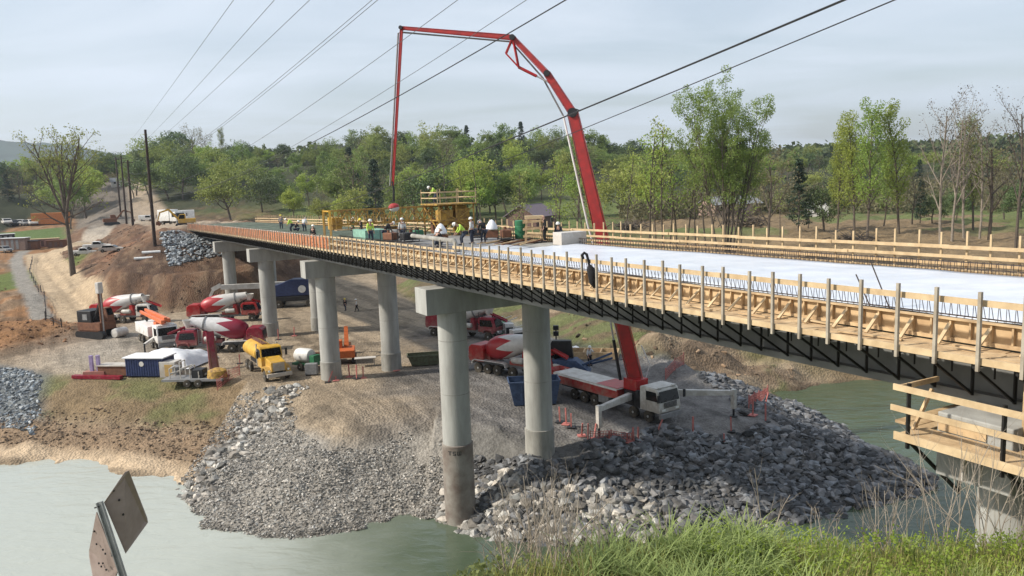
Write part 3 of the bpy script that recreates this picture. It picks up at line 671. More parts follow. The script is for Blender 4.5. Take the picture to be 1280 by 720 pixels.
def rebar_row():
    t = thing('barrier_rebar', 'row of dark rebar hoops standing along the near edge of the deck', 'rebar', BP(0, 18.0, DZ(0)))
    iv = Matrix.Translation(-t.location)
    def put(mb, name, m, par=t, **k): mb.v = [tuple(iv @ Vector(v)) for v in mb.v]; return mb.build(name, m, par, **k)
    b = MB(); strip(b, 17.99, 18.02, .10, .13, S0, 62); put(b, 'long_bar', rebar_m)
    c = MB(); strip(c, 18.0, 18.02, .44, .455, 30, 62); put(c, 'upper_bar', rebar_m)
    rest = MB(); s = 7.; k = 0; rnd = random.Random(5)
    while s < 62:
        mb = MB() if k < 100 else rest; d = DZ(s); l = rnd.uniform(-.02, .02)
        mb.tube([BP(s, 17.98, d-.02), BP(s+l, 18.0, d+.44), BP(s+.02, 18.07, d+.47), BP(s+.03-l, 18.22, d-.0)], .0085, 4, False)
        if k < 100: put(mb, 'hoop', rebar_m)
        k += 1; s += .19 if rnd.random() > .04 else .38
    put(rest, 'hoop', rebar_m)['kind'] = 'stuff'
    f = thing('barrier_rebar', 'low row of dark rebar along the far edge of the deck', 'rebar', BP(0, 26.6, DZ(0))); iv2 = Matrix.Translation(-f.location); q = MB(); s = -2
    while s < 60: d = DZ(s); q.tube([BP(s, 26.55, d), BP(s, 26.6, d+.40), BP(s, 26.7, d+.40), BP(s, 26.75, d)], .012, 4, False); s += .24
    strip(q, 26.53, 26.56, .15, .18, S0, 60); strip(q, 26.53, 26.56, .36, .39, S0, 60)
    q.v = [tuple(iv2 @ Vector(v)) for v in q.v]; q.build('bar_cage', rebar_m, f)
rebar_row()
# two loose bars leaning out of the deck edge
for (a, b) in (((1070,343),(1088,384)), ((1088,326),(1125,418))):
    A0 = ray(*a); B0 = ray(*b); kb = 17.95/(B0.dot(BN)); ka = kb*1.02
    o = MB().tube([A0*ka+Vector((0,0,HC)), B0*kb+Vector((0,0,HC))], .018, 6).build('loose_bar', rebar_m)
    tag(o, 'short leaning steel bar left of the longer one on the deck edge' if a[0] == 1070 else 'long steel bar leaning out over the timber form', 'steel bar')
def black_coat():
    d = ray(731, 320); k = 16.55/d.dot(BN); P = d*k+Vector((0,0,HC)); mb = MB()
    t = thing('safety_harness', 'black harness and strap hung over a guard post of the near walkway', 'harness', P)
    hook = MB().tube([(-.06,0,-.12), (-.10,0,.04), (-.02,0,.12), (.07,-.02,.06), (.12,-.05,-.15), (.15,-.06,-.35)], [.05,.06,.06,.055,.05,.045], 8); hook.build('strap_loop', darkcl, t, smooth=60)
    body = MB().tube([(.15,-.06,-.33), (.2,-.08,-.5), (.26,-.1,-.75), (.27,-.1,-1.0), (.33,-.1,-1.22)], [.05,.16,.17,.14,.03], 9); body.build('webbing_bundle', darkcl, t, smooth=60)
black_coat()
# ------------------------------------------------------------------ timber work platform round the near pier cap
def platform():
    s = BENTS[0]; zf = DZ(s)-1.95-.42
    t = thing('work_platform', 'timber work platform with rails wrapped round the pier cap over the river', 'platform', BP(s, 16, zf)); iv = Matrix.Translation(-t.location)
    def put(mb, name, m, par=t, **k): mb.v = [tuple(iv @ Vector(v)) for v in mb.v]; return mb.build(name, m, par, **k)
    o0, o1 = 15.9, 16.88
    for j in range(3):
        mb = MB(); n = o0+j*.3; bbox(mb, 8.35+.05*j % .1, 11.35, n, n+.28, zf-.05, zf); put(mb, 'floor_plank', wood)
    for j in range(4):
        mb = MB(); q = 7.6+j*.3+.5; bbox(mb, q, q+.27, 16.2, 19.5, zf-.12, zf-.055); put(mb, 'floor_plank', wood)
    for j in range(3):
        mb = MB(); q = 11.25+j*.3; bbox(mb, q, q+.27, 16.9, 19.5, zf-.12, zf-.055); put(mb, 'floor_plank', wood)
    mb = MB(); bbox(mb, 8.2, 11.4, o0-.05, o0-.005, zf-.14, zf+.04); put(mb, 'edge_board', wood_pale)
    mb = MB(); bbox(mb, 8.3, 11.45, o0-.045, o0-.005, zf+1.0, zf+1.14); put(mb, 'rail', wood_pale)
    mb = MB(); bbox(mb, 8.5, 11.5, o0-.045, o0-.005, zf+.52, zf+.65); put(mb, 'rail', wood_pale)
    mb = MB(); bbox(mb, 7.95, 8.0, 16.1, 18.6, zf+.98, zf+1.1); put(mb, 'rail', wood_pale)
    mb = MB(); bbox(mb, 11.35, 11.4, o0, o1+.5, zf+.98, zf+1.1); put(mb, 'rail', wood)
    for q in (9.0, 11.1):
        mb = MB(); mb.bar(BP(q, o0+.03, zf-.3), BP(q, o0+.03, zf+1.2), .07); put(mb, 'rail_post', steel_dark)
        mb = MB(); mb.bar(BP(q, o0+.1, zf-.18), BP(q, 17.4, zf-.18), .10); mb.bar(BP(q, o0+.15, zf-.2), BP(q, 17.9, zf-1.75), .07); mb.bar(BP(q, 17.9, zf-.18), BP(q, 17.9, zf-1.8), .07); put(mb, 'bracket', steel_dark)
    mb = MB(); bbox(mb, 9.9, 11.0, 16.86, 16.89, zf+.0, zf+.3); put(mb, 'side_panel', ply)
    for (q, nn) in ((9.3, 17.3), (9.3, 17.9), (8.95, 18.6)):
        mb = MB(); mb.bar(BP(q, nn, zf-.05), BP(q, nn, DZ(s)-.7), .14); put(mb, 'upright', wood)
    mb = MB(); mb.bar(BP(11.3, 16.4, zf), BP(11.2, 16.9, zf+.9), .07); put(mb, 'brace', wood)
    mb = MB(); mb.bar(BP(10.2, 16.6, zf-.05), BP(10.2, 16.6, zf-.9), .1); mb.bar(BP(10.0, 16.9, zf-.05), BP(10.0, 16.9, zf-1.0), .06); put(mb, 'hanger', whitep)
platform()
# ================================================================== TREES
def leaf_mesh(name, centres, rad, per, size, m, seed, flat=.75, droop=0.):
    rs = np.random.RandomState(seed); C = np.asarray(centres, float); n = len(C)
    P = np.repeat(C, per, 0); rr = np.repeat(np.asarray(rad, float)*np.ones(n), per)
    off = rs.randn(n*per, 3); off /= np.maximum(1, np.linalg.norm(off, axis=1)/1.6)[:, None]; off[:, 2] *= flat
    P = P+off*rr[:, None]*.62; k = len(P)
    u = rs.randn(k, 3); u /= np.linalg.norm(u, axis=1)[:, None]; w = rs.randn(k, 3); w -= u*(u*w).sum(1)[:, None]; w /= np.linalg.norm(w, axis=1)[:, None]
    s = size*(.6+.8*rs.rand(k))[:, None]; a = u*s*.62; b = w*s*.42
    V = np.stack([P-a, P-b*.9+a*.15, P+a, P+b*.9+a*.1], 1).reshape(-1, 3); F = np.arange(4*k)
    return npmesh(name, V, F, 4, m)
class Tree:
    def __init__(s, seed): s.r = random.Random(seed); s.mb = MB(); s.tips = []; s.mids = []
    def limb(s, p, d, L, r, lev, maxl, nch, spread, up=.25, sides=None, wob=.12, lenr=.62, start=.3):
        R_ = s.r; p = Vector(p); pts = [p]; rs = [r]; n = 5 if lev < 2 else 3; q = Vector(p); dd = Vector(d).normalized()
        for i in range(n):
            dd = (dd+Vector((R_.gauss(0, wob), R_.gauss(0, wob), R_.gauss(0, wob)+up*.22))).normalized()
            q = q+dd*L/n; pts.append(q.copy()); rs.append(r*(1-(i+1)/n*(.72 if lev else .62)))
        s.mb.tube(pts, rs, sides or (7 if lev == 0 else 5 if lev == 1 else 3), cap=False)
        if lev >= maxl: s.tips.append(q.copy()); s.mids.append(pts[len(pts)//2]); return
        if lev == maxl-1: s.mids.append(q.copy())
        k = nch[min(lev, len(nch)-1)]; ph = R_.random()*6.28
        for j in range(k):
            f = start+(1-start)*(j+R_.random()*.7)/k if k > 1 else .9; f = min(f, .98); fi = f*n; i0 = int(fi); t = fi-i0
            a = pts[i0].lerp(pts[min(i0+1, n)], t); rr = rs[i0]*(1-t)+rs[min(i0+1, n)]*t
            ph += 2.4+R_.uniform(-.4, .4); ax = (pts[min(i0+1, n)]-pts[i0]).normalized() if i0 < n else dd
            side = Vector((math.cos(ph), math.sin(ph), 0)); side = (side-ax*side.dot(ax)).normalized()
            sp = spread*R_.uniform(.75, 1.25); nd = ax*math.cos(sp)+side*math.sin(sp)
            s.limb(a, nd, L*lenr*(1.15-.5*f)*R_.uniform(.8, 1.2), rr*.62, lev+1, maxl, nch, spread, up, None, wob*1.15, lenr, .3)
        s.tips.append(q.copy())
PROTO = {}
def proto(kind, seed, H, lm, bark=barkm):
    """trunk mesh and crown mesh for a tree of about height H standing at the origin"""
    key = (kind, seed)
    if key in PROTO: return PROTO[key]
    T = Tree(seed); r = T.r; leaf = None
    if kind == 'round':
        T.limb((0,0,-.5), (r.gauss(0,.04), r.gauss(0,.04), 1), H*.72, H*.016, 0, 2, (9, 4), .85, .3, start=.38, lenr=.5)
        C = []; 
        for t in T.tips+T.mids: C.append(t)
        for k in range(34):
            th = r.random()*6.28; ph = math.acos(r.uniform(-.55, 1)); q = r.uniform(.55, 1); C.append(Vector((math.sin(ph)*math.cos(th)*H*.30*q, math.sin(ph)*math.sin(th)*H*.30*q, H*.62+math.cos(ph)*H*.36*q)))
        leaf = leaf_mesh('crown', C, H*.075, max(8, int(3400/len(C))), H*.026, lm, seed)
    elif kind == 'broad':
        T.limb((0,0,-.5), (0,0,1), H*.6, H*.02, 0, 2, (10, 5), 1.0, .25, start=.3, lenr=.62)
        C = T.tips+T.mids
        for k in range(40):
            th = r.random()*6.28; ph = math.acos(r.uniform(-.35, 1)); q = r.uniform(.6, 1); C.append(Vector((math.sin(ph)*math.cos(th)*H*.42*q, math.sin(ph)*math.sin(th)*H*.42*q, H*.52+math.cos(ph)*H*.42*q)))
        leaf = leaf_mesh('crown', C, H*.08, max(8, int(4200/len(C))), H*.026, lm, seed)
    elif kind == 'slender':
        T.limb((0,0,-.5), (r.gauss(0,.03), 0, 1), H*.97, H*.010, 0, 2, (22, 3), .62, .35, start=.22, lenr=.20, wob=.05)
        C = T.tips+T.mids
        leaf = leaf_mesh('crown', C, H*.045, max(8, int(5200/len(C))), H*.0115, lm, seed, flat=1.1)
    elif kind == 'sapling':
        T.limb((0,0,-.5), (r.gauss(0,.03), 0, 1), H*.97, H*.0075, 0, 2, (13, 3), .7, .3, start=.42, lenr=.2, wob=.045)
        leaf = leaf_mesh('crown', T.tips, H*.045, 9, H*.014, lm, seed)
    elif kind == 'cedar':
        T.limb((0,0,-.5), (0,0,1), H*.95, H*.014, 0, 1, (26,), 1.25, .05, start=.15, lenr=.25, wob=.03)
        C = []
        for k in range(170):
            h = r.random()**.85; rad = (1-h)**.8*H*.2+.15; th = r.random()*6.28; q = r.uniform(.4, 1); C.append(Vector((math.cos(th)*rad*q, math.sin(th)*rad*q, H*(.1+.9*h))))
        leaf = leaf_mesh('crown', C, H*.04, 24, H*.02, lm, seed, flat=.5)
    elif kind == 'pine':
        T.limb((0,0,-.5), (.02,0,1), H*.97, H*.012, 0, 1, (20,), 1.3, .1, start=.45, lenr=.22, wob=.03)
        leaf = leaf_mesh('crown', T.tips+T.mids, H*.07, 60, H*.018, lm, seed, flat=.45)
    elif kind == 'bare':
        T.limb((0,0,-.5), (r.gauss(0,.04), 0, 1), H*.95, H*.011, 0, 3, (13, 5, 4), .55, .4, start=.28, lenr=.36, wob=.05)
        leaf = leaf_mesh('crown', T.tips, H*.03, 2, H*.009, lm, seed)
    elif kind == 'budding':
        T.limb((0,0,-.5), (r.gauss(0,.05), 0, 1), H*.8, H*.015, 0, 3, (10, 4, 3), .7, .3, start=.3, lenr=.5, wob=.08)
        leaf = leaf_mesh('crown', T.tips, H*.04, 6, H*.014, lm, seed)
    me = T.mb.build('trunk', bark, smooth=50); tm = me.data; bpy.data.objects.remove(me)
    PROTO[key] = (tm, leaf, H); return PROTO[key]
def plant(pr, x, y, H, label, cat='tree', group=None, name='tree', rz=None, zoff=0., sx=1.):
    tm, lf, h0 = pr; k = H/h0; t = thing(name, label, cat, (x, y, hz(x, y)+zoff), random.random()*6.28 if rz is None else rz, group); t.scale = (k*sx, k*sx, k)
    link(tm, 'trunk', t); link(lf, 'crown', t); return t
random.seed(11)
LG = leafmat('spring_leaves', (.27,.32,.085), (.17,.225,.06), .22, .025)
LB = leafmat('bright_new_leaves', (.36,.44,.09), (.24,.32,.07), .15, .02, .45)
LD = leafmat('dark_leaves', (.13,.175,.065), (.08,.115,.045), .2, .015, .2)
LE = leafmat('evergreen_needles', (.045,.072,.04), (.028,.048,.028), .15, .01, .1)
LO = leafmat('olive_buds', (.21,.20,.10), (.15,.135,.07), .2, .02)
LGB = leafmat('grey_twigs', (.14,.125,.10), (.09,.08,.065), .15, .01, .1)
FR = [('round', 1, LG), ('round', 2, LB), ('broad', 3, LG), ('round', 4, LD), ('broad', 5, LG), ('budding', 6, LO), ('cedar', 7, LE), ('slender', 8, LG), ('broad', 9, LD), ('round', 10, LG)]
LB2 = leafmat('clump_leaves', (.25,.33,.09), (.16,.23,.06), .1, .01, .5)
def kindlab(m):
    return {'spring_leaves': 'mid green leafing tree among many on the wooded hill behind the bridge', 'bright_new_leaves': 'bright yellow green tree among many on the wooded hill behind the bridge',
     'dark_leaves': 'dark green leafy tree among many on the wooded hill behind the bridge', 'olive_buds': 'olive brown budding tree among many on the wooded hill behind the bridge', 'evergreen_needles': 'dark conical evergreen among many on the wooded hill behind the bridge'}[m.name]
def ang_at(px): return (px-640)/1000.
# the wooded hill, three loose rows; top line follows the photograph (photo pixels)
TOPS = [(0,205),(40,196),(100,178),(150,190),(175,178),(205,160),(250,158),(300,160),(340,178),(400,180),(430,168),(458,152),(490,160),(520,168),(545,150),(600,150),(640,155),(690,158),(740,160),(770,172),(840,175),(900,178),(960,180),(1010,172),(1060,186),(1280,182)]
def top_at(px):
    for (a, ya), (b, yb) in zip(TOPS[:-1], TOPS[1:]):
        if a <= px <= b: return ya+(yb-ya)*(px-a)/(b-a)
    return TOPS[0][1] if px < 0 else TOPS[-1][1]
rf = random.Random(21)
PLACES = [(60,'left of the big old tree'),(118,'just right of the big old tree'),(200,'beside the cleared strip and poles'),(260,'above the far box truck'),(330,'above the bridge abutment'),(400,'above the left end of the yellow truss'),
 (450,'above the middle of the yellow truss'),(500,'behind the hanging boom hose'),(560,'just left of the yellow tower'),(620,'behind the yellow tower'),(680,'above the brick house'),(740,'left of the lower red boom'),(800,'right of the lower red boom'),(860,'left of the tall clump'),(960,'behind the tall clump'),(1050,'between tall clump and bright group'),(1160,'behind the bright green group'),(1400,'behind the bare trees at the right')]
USED = {}
def hill_label(m, row, px):
    k = {'spring_leaves':'mid green tree','bright_new_leaves':'bright yellow green tree','dark_leaves':'dark green leafy tree','olive_buds':'olive brown budding tree','evergreen_needles':'dark conical evergreen'}[m.name]
    w = next(t for l, t in PLACES if px < l); r = ['on the skyline','below the skyline','half way up','low on the hill','at the hill foot','before the hill foot'][row]
    l = '%s %s, %s' % (k, r, w); USED[l] = USED.get(l, 0)+1; c = USED[l]
    return l if c == 1 else ['second ','third ','fourth ','fifth ','sixth ','seventh ','eighth '][min(c-2, 6)]+l
def forest():
    n = 0
    for row, (d0, step, fr) in enumerate([(430, 20, 0), (385, 19, .25), (345, 20, .5), (305, 21, .8), (262, 24, 1.1), (228, 26, 1.4)]):
        px = -60+row*9
        while px < 1340:
            d = d0+rf.uniform(-16, 16); a = ang_at(px)+0; x = a*d*1.0; y = d
            gap = (118 < px < 172)            # cleared strip
            if px < 90 and row > 1: px += step; continue
            if row >= 3 and ((px < (330 if row == 3 else 400) or (690 if row == 3 else 640) < px < (830 if row == 3 else 2000)) and px > (100 if row == 3 else -999)): px += step; continue
            if gap and row > 0: px += step*.5; continue
            z0 = hz(x, y); yp = top_at(px)+row*13*rf.uniform(.6, 1.3)+rf.uniform(-5, 9)
            zt = A(px, yp, y).z; H = min(32, max(9, zt-z0))
            if px > 1000: H = min(H, 18)
            c = rf.random(); w = [1,1,1,.7,1,.7,.55,.5,.7,1]
            if 170 < px < 330 or px > 900: w = [1,.5,1,1,1,1.2,1,.3,1,1]
            kd = rf.choices(FR, w)[0]; pr = proto(kd[0], kd[1], 20, kd[2])
            plant(pr, x, y, H, hill_label(kd[2], row, px), group='trees on the wooded hill', sx=rf.uniform(.85, 1.25)*(1.15 if H < 14 else 1)); n += 1
            px += step*rf.uniform(.75, 1.25)
    return n
forest()
def farwood():      # ridge beyond: reads as one mass
    rs = np.random.RandomState(3); C = []
    for i in range(2600):
        a = rs.uniform(-.72, .75); d = rs.uniform(520, 800); x = a*d; z = hz(x, d); C.append((x, d, z+4+rs.rand()*9))
    me = leaf_mesh('far_wood', C, 7, 26, 3.2, LD, 5); tag(link(me, 'far_wood'), 'far dark wood along the skyline behind the hill trees', 'wood', None, 'stuff')
    C = []
    for i in range(900):
        a = rs.uniform(.14, .75); d = rs.uniform(190, 270)+60*(.5-abs(a-.4)); x = a*d; C.append((x, d, hz(x, d)+.6+rs.rand()*2.6))
    for i in range(700):
        a = rs.uniform(-.75, -.40); d = rs.uniform(405, 450); x = a*d; C.append((x, d, hz(x, d)+.6+rs.rand()*3))
    me = leaf_mesh('brush', C, 2.3, 40, .7, LO, 6); tag(link(me, 'brush'), 'olive undergrowth below the field trees', 'undergrowth', None, 'stuff')
farwood()
def tree_at(pr, px, pybase, pytop, d, label, **k):
    a = A(px, pybase, d); z0 = hz(a.x, d); H = A(px, pytop, d).z-z0; return plant(pr, a.x, d, H, label, **k)
# near field trees on the right
tree_at(proto('slender', 31, 20, LB), 1068, 290, 145, 150, 'bright green slim tree, left one of the bright group right of the tall clump')
tree_at(proto('slender', 32, 20, LB), 1084, 290, 135, 146, 'tallest bright green slim tree of the group right of the tall clump')
tree_at(proto('slender', 33, 20, LB), 1124, 290, 133, 150, 'bright green tree with pale forked foot, right one of the bright group')
tree_at(proto('slender', 34, 20, LB), 1046, 290, 165, 158, 'lower bright green tree on the left flank of the bright group')
tree_at(proto('slender', 36, 20, LG), 1104, 290, 185, 165, 'mid green slim tree between two brighter taller ones')
for i, (px, top, sd) in enumerate([(1176,132,41),(1190,138,42),(1205,140,43),(1224,155,41)]):
    tree_at(proto('bare', sd, 22, LGB, barkpale), px, 300, top, 128+3*i, ['tallest bare grey tree right of the bright green group','bare grey tree just right of the tallest bare one','third bare grey tree in the clump of bare trees','lower bare tree at the right end of the bare clump'][i])
tree_at(proto('bare', 44, 18, LGB), 1270, 300, 128, 118, 'leaning dark bare tree at the right edge of the field')
tree_at(proto('budding', 45, 18, LO), 1236, 300, 150, 132, 'olive budding tree between the bare clump and the leaning tree')
tree_at(proto('slender', 38, 20, LG), 1216, 295, 150, 150, 'thin green tree behind the clump of bare trees')
tree_at(proto('cedar', 47, 10, LE), 998, 285, 200, 165, 'small dark cedar beside the white shed in the field')
tree_at(proto('cedar', 48, 10, LE), 1150, 285, 225, 170, 'dark round evergreen behind the forked bright tree')
tree_at(proto('budding', 49, 12, LO), 958, 300, 175, 135, 'small dark forked tree just right of the tall leafy clump')
for i, (px, top) in enumerate([(1140,215),(1165,232),(1255,205),(1030,215),(1010,228),(1195,230),(1240,225),(1275,215)]):
    pr = proto('broad', 9, 20, LD) if i % 2 else proto('budding', 6, 20, LO)
    tree_at(pr, px, 285, top, 165+6*(i % 3), 'low dark bushy tree '+['behind the left foot of the bright group','behind the bright group, right part','farthest right, taller one','left end of the bright group','beside the small cedar','behind the clump of bare trees','between bare clump and leaning tree','at the right edge, behind the leaning tree'][i], group='bushy field trees')
# slim saplings in front of the lawns
sp = [(700,200,120),(722,196,120),(733,190,116),(812,160,112),(822,175,116),(829,150,110),(836,185,118),(848,165,112),(857,180,116),(870,170,110),(884,165,113),(925,210,115),(690,205,125),(648,215,130),(660,210,140),(747,205,122),(780,190,130),(975,215,150),(566,185,170),(582,200,175),(605,190,165)]
SAPL = ['left of the red boom, shortest of three','left of the red boom, touching it from the camera side','just left of the red boom, middle one','right of the red boom, tallest','right of the red boom, leaning a little','first tall one left of the tall clump','second left of the tall clump','third left of the tall clump','fourth left of the tall clump','against the left side of the tall clump','in the middle of the tall clump','alone right of the tall clump','beside the white board, right one','above the green barrel','beside the white board, left one','right edge of the lower red boom','on the lawn right of the boom','in the gap before the bright trees','left of the yellow tower','right of the yellow tower','between yellow tower and brick house']
SAPL = ['slim sapling '+q for q in SAPL]
for i, (px, top, d) in enumerate(sp):
    tree_at(proto('sapling', 51+i % 4, 15, LG if i % 3 else LB), px, 300, top, d, SAPL[i], group='slim saplings beyond the bridge')
# mid distance rounded trees behind the deck
for i, (px, top, d, kd, lb) in enumerate([(368,232,250,('round',2,LB),'round bright green bush tree above the far end of the bridge'),(290,192,270,('broad',3,LG),'broad pale green tree above the bridge abutment'),
   (445,190,240,('budding',6,LO),'olive budding tree left of the hanging hose'),(655,195,230,('round',10,LG),'round green tree above the brick house'),(725,205,240,('round',2,LB),'round bright tree left of the red boom'),
   (785,190,235,('broad',5,LG),'large rounded tree right of the red boom'),(815,210,215,('round',2,LB),'yellow green tree on the lawn edge right of the boom'),(600,215,225,('round',2,LB),'yellow green tree behind the yellow machine'),
   (520,210,235,('budding',6,LO),'bare budding tree right of the hanging hose'),(330,205,290,('broad',9,LD),'dark broad tree behind the deck far end'),(560,200,260,('broad',3,LG),'broad mid green tree above the yellow machine')]):
    tree_at(proto(kd[0], kd[1], 20, kd[2]), px, 290, top, d, lb)
def hero():
    T = Tree(77); H = 24.; r = T.r
    for i in range(9):
        a = i*.7+r.uniform(-.2,.2); sp = r.uniform(.03, .24); d = Vector((math.cos(a)*sp, math.sin(a)*sp, 1)); p = Vector((math.cos(a)*.45, math.sin(a)*.45, -.4))
        T.limb(p, d, H*r.uniform(.80, 1.0), r.uniform(.13, .2), 0, 3, (10, 4, 3), .42, .35, start=.33, lenr=.34, wob=.035)
    me = T.mb.build('trunk', barkm, smooth=50); tm = me.data; bpy.data.objects.remove(me)
    print('hero tips', len(T.tips), len(tm.polygons))
    lf = leaf_mesh('crown', T.tips+T.mids, .7, 14, .17, LB2, 77)
    a = A(906, 300, 105); z0 = hz(a.x, 105); Ht = A(906, 80, 105).z-z0
    return plant((tm, lf, H*1.19), a.x, 105, Ht, 'tall many stemmed tree with airy green crown, highest tree behind the deck')
hero()
def lefttree():
    T = Tree(91); H = 20.
    T.limb((0,0,-.5), (.0,0,1), H*.45, .42, 0, 0, (1,), .5, .2, wob=.015); top = T.tips[-1]; T.tips = []; T.mids = []
    for i, (a, sp) in enumerate([(0.2,.18),(1.6,.32),(3.0,.30),(4.4,.25),(5.4,.12)]):
        T.limb(top-Vector((0,0,.4+.35*i)), (math.cos(a)*sp, math.sin(a)*sp, 1), H*.52, .19, 0, 3, (8, 4, 3), .6, .2, start=.25, lenr=.42, wob=.06)
    for a, h in ((.1, .38), (3.2, .42), (2.2, .33)):
        T.limb((0,0,H*h), (math.cos(a), math.sin(a)*.5, .25), H*.26, .13, 1, 3, (6, 4, 3), .6, .3, wob=.1, lenr=.45)
    me = T.mb.build('trunk', barkm, smooth=50); tm = me.data; bpy.data.objects.remove(me)
    lf = leaf_mesh('crown', T.tips, .5, 3, .2, LG, 92)
    a = A(90, 330, 150); z0 = hz(a.x, 150); Ht = A(88, 153, 150).z-z0
    return plant((tm, lf, H), a.x, 150, Ht, 'big old thinly leafed tree standing beside the dirt road')
lefttree()
for i, (px, top, d) in enumerate([(20,212,415),(58,218,405),(105,225,400),(6,215,430),(122,232,400),(-20,210,420)]):
    kd = [('budding',6,LO),('broad',3,LG),('budding',6,LO),('broad',9,LD),('budding',6,LO),('broad',5,LG)][i]
    tree_at(proto(kd[0], kd[1], 20, kd[2]), px, 275, top, d, ['olive budding tree left of the orange container','broad green tree behind the orange container','olive budding tree just right of the big old tree','dark broad tree at the left edge behind the parked cars','olive budding tree left of the cleared hill strip','green broad tree cut by the left edge of the view'][i])
# ------------------------------------------------------------------ near bank: grass, weeds, twigs
def near_bank():
    rs = np.random.RandomState(12)
    def blades(name, label, n, test, hmin, hmax, wd, m, seed, bend=.5, clump=None, cat='grass'):
        rs = np.random.RandomState(seed); x = rs.uniform(-2.5, 9.5, n); y = rs.uniform(3.2, 9.6, n)
        if clump is not None:
            c = np.array(clump); k = rs.randint(len(c), size=n); x = c[k, 0]+rs.randn(n)*c[k, 2]; y = c[k, 1]+rs.randn(n)*c[k, 2]
        k = test(x, y); x = x[k]; y = y[k]; z = height(x, y); n = len(x); h = hmin+(hmax-hmin)*rs.rand(n)**1.3
        a = rs.rand(n)*6.283; b = bend*h*(.2+rs.rand(n)); dx = np.cos(a); dy = np.sin(a); px_ = -dy*wd*.5; py_ = dx*wd*.5; V = []
        for t, w in ((0, 1.), (.4, .95), (.75, .65), (1., .08)):
            cx = x+dx*b*t*t; cy = y+dy*b*t*t; cz = z-.03+h*(t-.28*bend*t*t*t)
            V += [np.stack([cx-px_*w, cy-py_*w, cz], 1), np.stack([cx+px_*w, cy+py_*w, cz], 1)]
        V = np.stack(V, 1).reshape(-1, 3); base = np.arange(n)*8; F = np.stack([np.stack([base+2*j, base+2*j+1, base+2*j+3, base+2*j+2], 1) for j in range(3)], 1).reshape(-1)
        return tag(link(npmesh(name, V, F, 4, m), name), label, cat, None, 'stuff')
    g1 = leafmat('meadow_grass', (.40,.43,.13), (.26,.29,.09), trans=.5); g2 = leafmat('tall_green_grass', (.35,.40,.14), (.21,.25,.09), trans=.45); g3 = leafmat('dry_grass', (.42,.34,.17), (.27,.21,.10), trans=.3); g4 = leafmat('lime_weeds', (.30,.40,.06), (.19,.28,.05), trans=.45)
    edge = lambda x, y: (x > -1.6+.1*(y-3))&(y < 8.9+.15*x)
    blades('grass', 'green grass covering the near bank along the bottom of the view', 70000, edge, .07, .28, .009, g1, 1)
    blades('dry_grass', 'straw coloured dry stems in the grass of the near bank', 8000, lambda x, y: edge(x,y)&(fbm(x/1.1,y/1.1,3) > .42), .1, .42, .006, g3, 2, .35, cat='dry grass')
    cl = [(rs.uniform(.55, 2.4), rs.uniform(5.2, 7.6), rs.uniform(.06, .14)) for i in range(34)]
    blades('tall_grass', 'tall arching green grass clumps at the middle bottom of the view', 3800, lambda x, y: x > -9, .20, .56, .013, g2, 3, .95, cl, 'tall grass')
    cl = [(rs.uniform(2.2, 8.5), rs.uniform(5, 8.6), rs.uniform(.05, .15)) for i in range(60)]
    blades('tall_grass', 'darker upright grass tufts on the right half of the near bank', 6000, lambda x, y: x > -9, .15, .38, .010, g2, 4, .5, cl, 'tall grass')
    C = []; 
    for i in range(1500):
        x = rs.uniform(1.6, 8.5); y = rs.uniform(5, 9.0)
        if float(fbm(np.array([x/1.5+3]), np.array([y/1.5]), 2)[0]) > .44: C.append((x, y, hz(x, y)+.16+.14*rs.rand()))
    tag(link(leaf_mesh('flowering_weeds', C, .08, 12, .026, g4, 8), 'flowering_weeds'), 'lime green leafy weeds spread over the right part of the near bank', 'weeds', None, 'stuff')
    C = [(-.45+.5*rs.randn()*.5, 6.6+rs.randn()*.3, 0) for i in range(60)]; C = [(x, y, hz(x, y)+.1+.14*rs.rand()) for x, y, z in C]
    tag(link(leaf_mesh('leafy_weed', C, .09, 16, .05, g2, 9), 'leafy_weed'), 'low bright leafy weed patch at the left end of the grassy bank', 'weeds', None, 'stuff')
    # young leafy shrub
    for i, (px, py, h, lb) in enumerate([(925,655,.55,'young shrub with lime leaves rising above the grass'), (1000,655,.32,'smaller lime leaved shoot right of the young shrub')]):
        P = GT(px, py+25); T = Tree(200+i)
        for k in range(5): T.limb((0,0,-.05), (T.r.gauss(0,.3), T.r.gauss(0,.3), 1), h, .006, 0, 1, (5,), .6, .2, sides=4)
        t = thing('shrub', lb, 'shrub', P); T.mb.build('stems', barkpale, t); link(leaf_mesh('foliage', T.tips, .05, 9, .045, g4, 31+i), 'foliage', t)
    # bare brush: each bush of stems is a plant
    bush = [(655,600,7.6,1.15,16,'.'),(690,610,7.9,1.2,18,'.'),(700,640,7.2,.9,12,'.'),(630,665,7.0,.6,8,'.'),(955,560,7.5,1.0,3,'.'),(1085,640,8.2,1.0,8,'.'),(1130,640,8.4,1.3,8,'.'),(1175,640,8.2,1.45,10,'.'),(1235,640,8.4,1.5,10,'.'),(1040,645,8.0,.6,6,'.'),(820,640,7.9,.75,4,'.'),(735,655,7.3,.7,6,'.'),(1270,640,8.3,1.2,7,'.')]
    where = ['behind the tall grass, left of the riprap','behind the tall grass, thickest of the bushes','low in front of the thickest bush','at the left tip of the grassy bank','standing alone in front of the dark riprap','left end of the brush under the platform','with crossing stems below the platform left corner','under the middle of the work platform','rising over the right end of the platform','short one beside the river inlet','thin one before the middle riprap','small one at the left of the tall grass','cut by the right edge of the view']
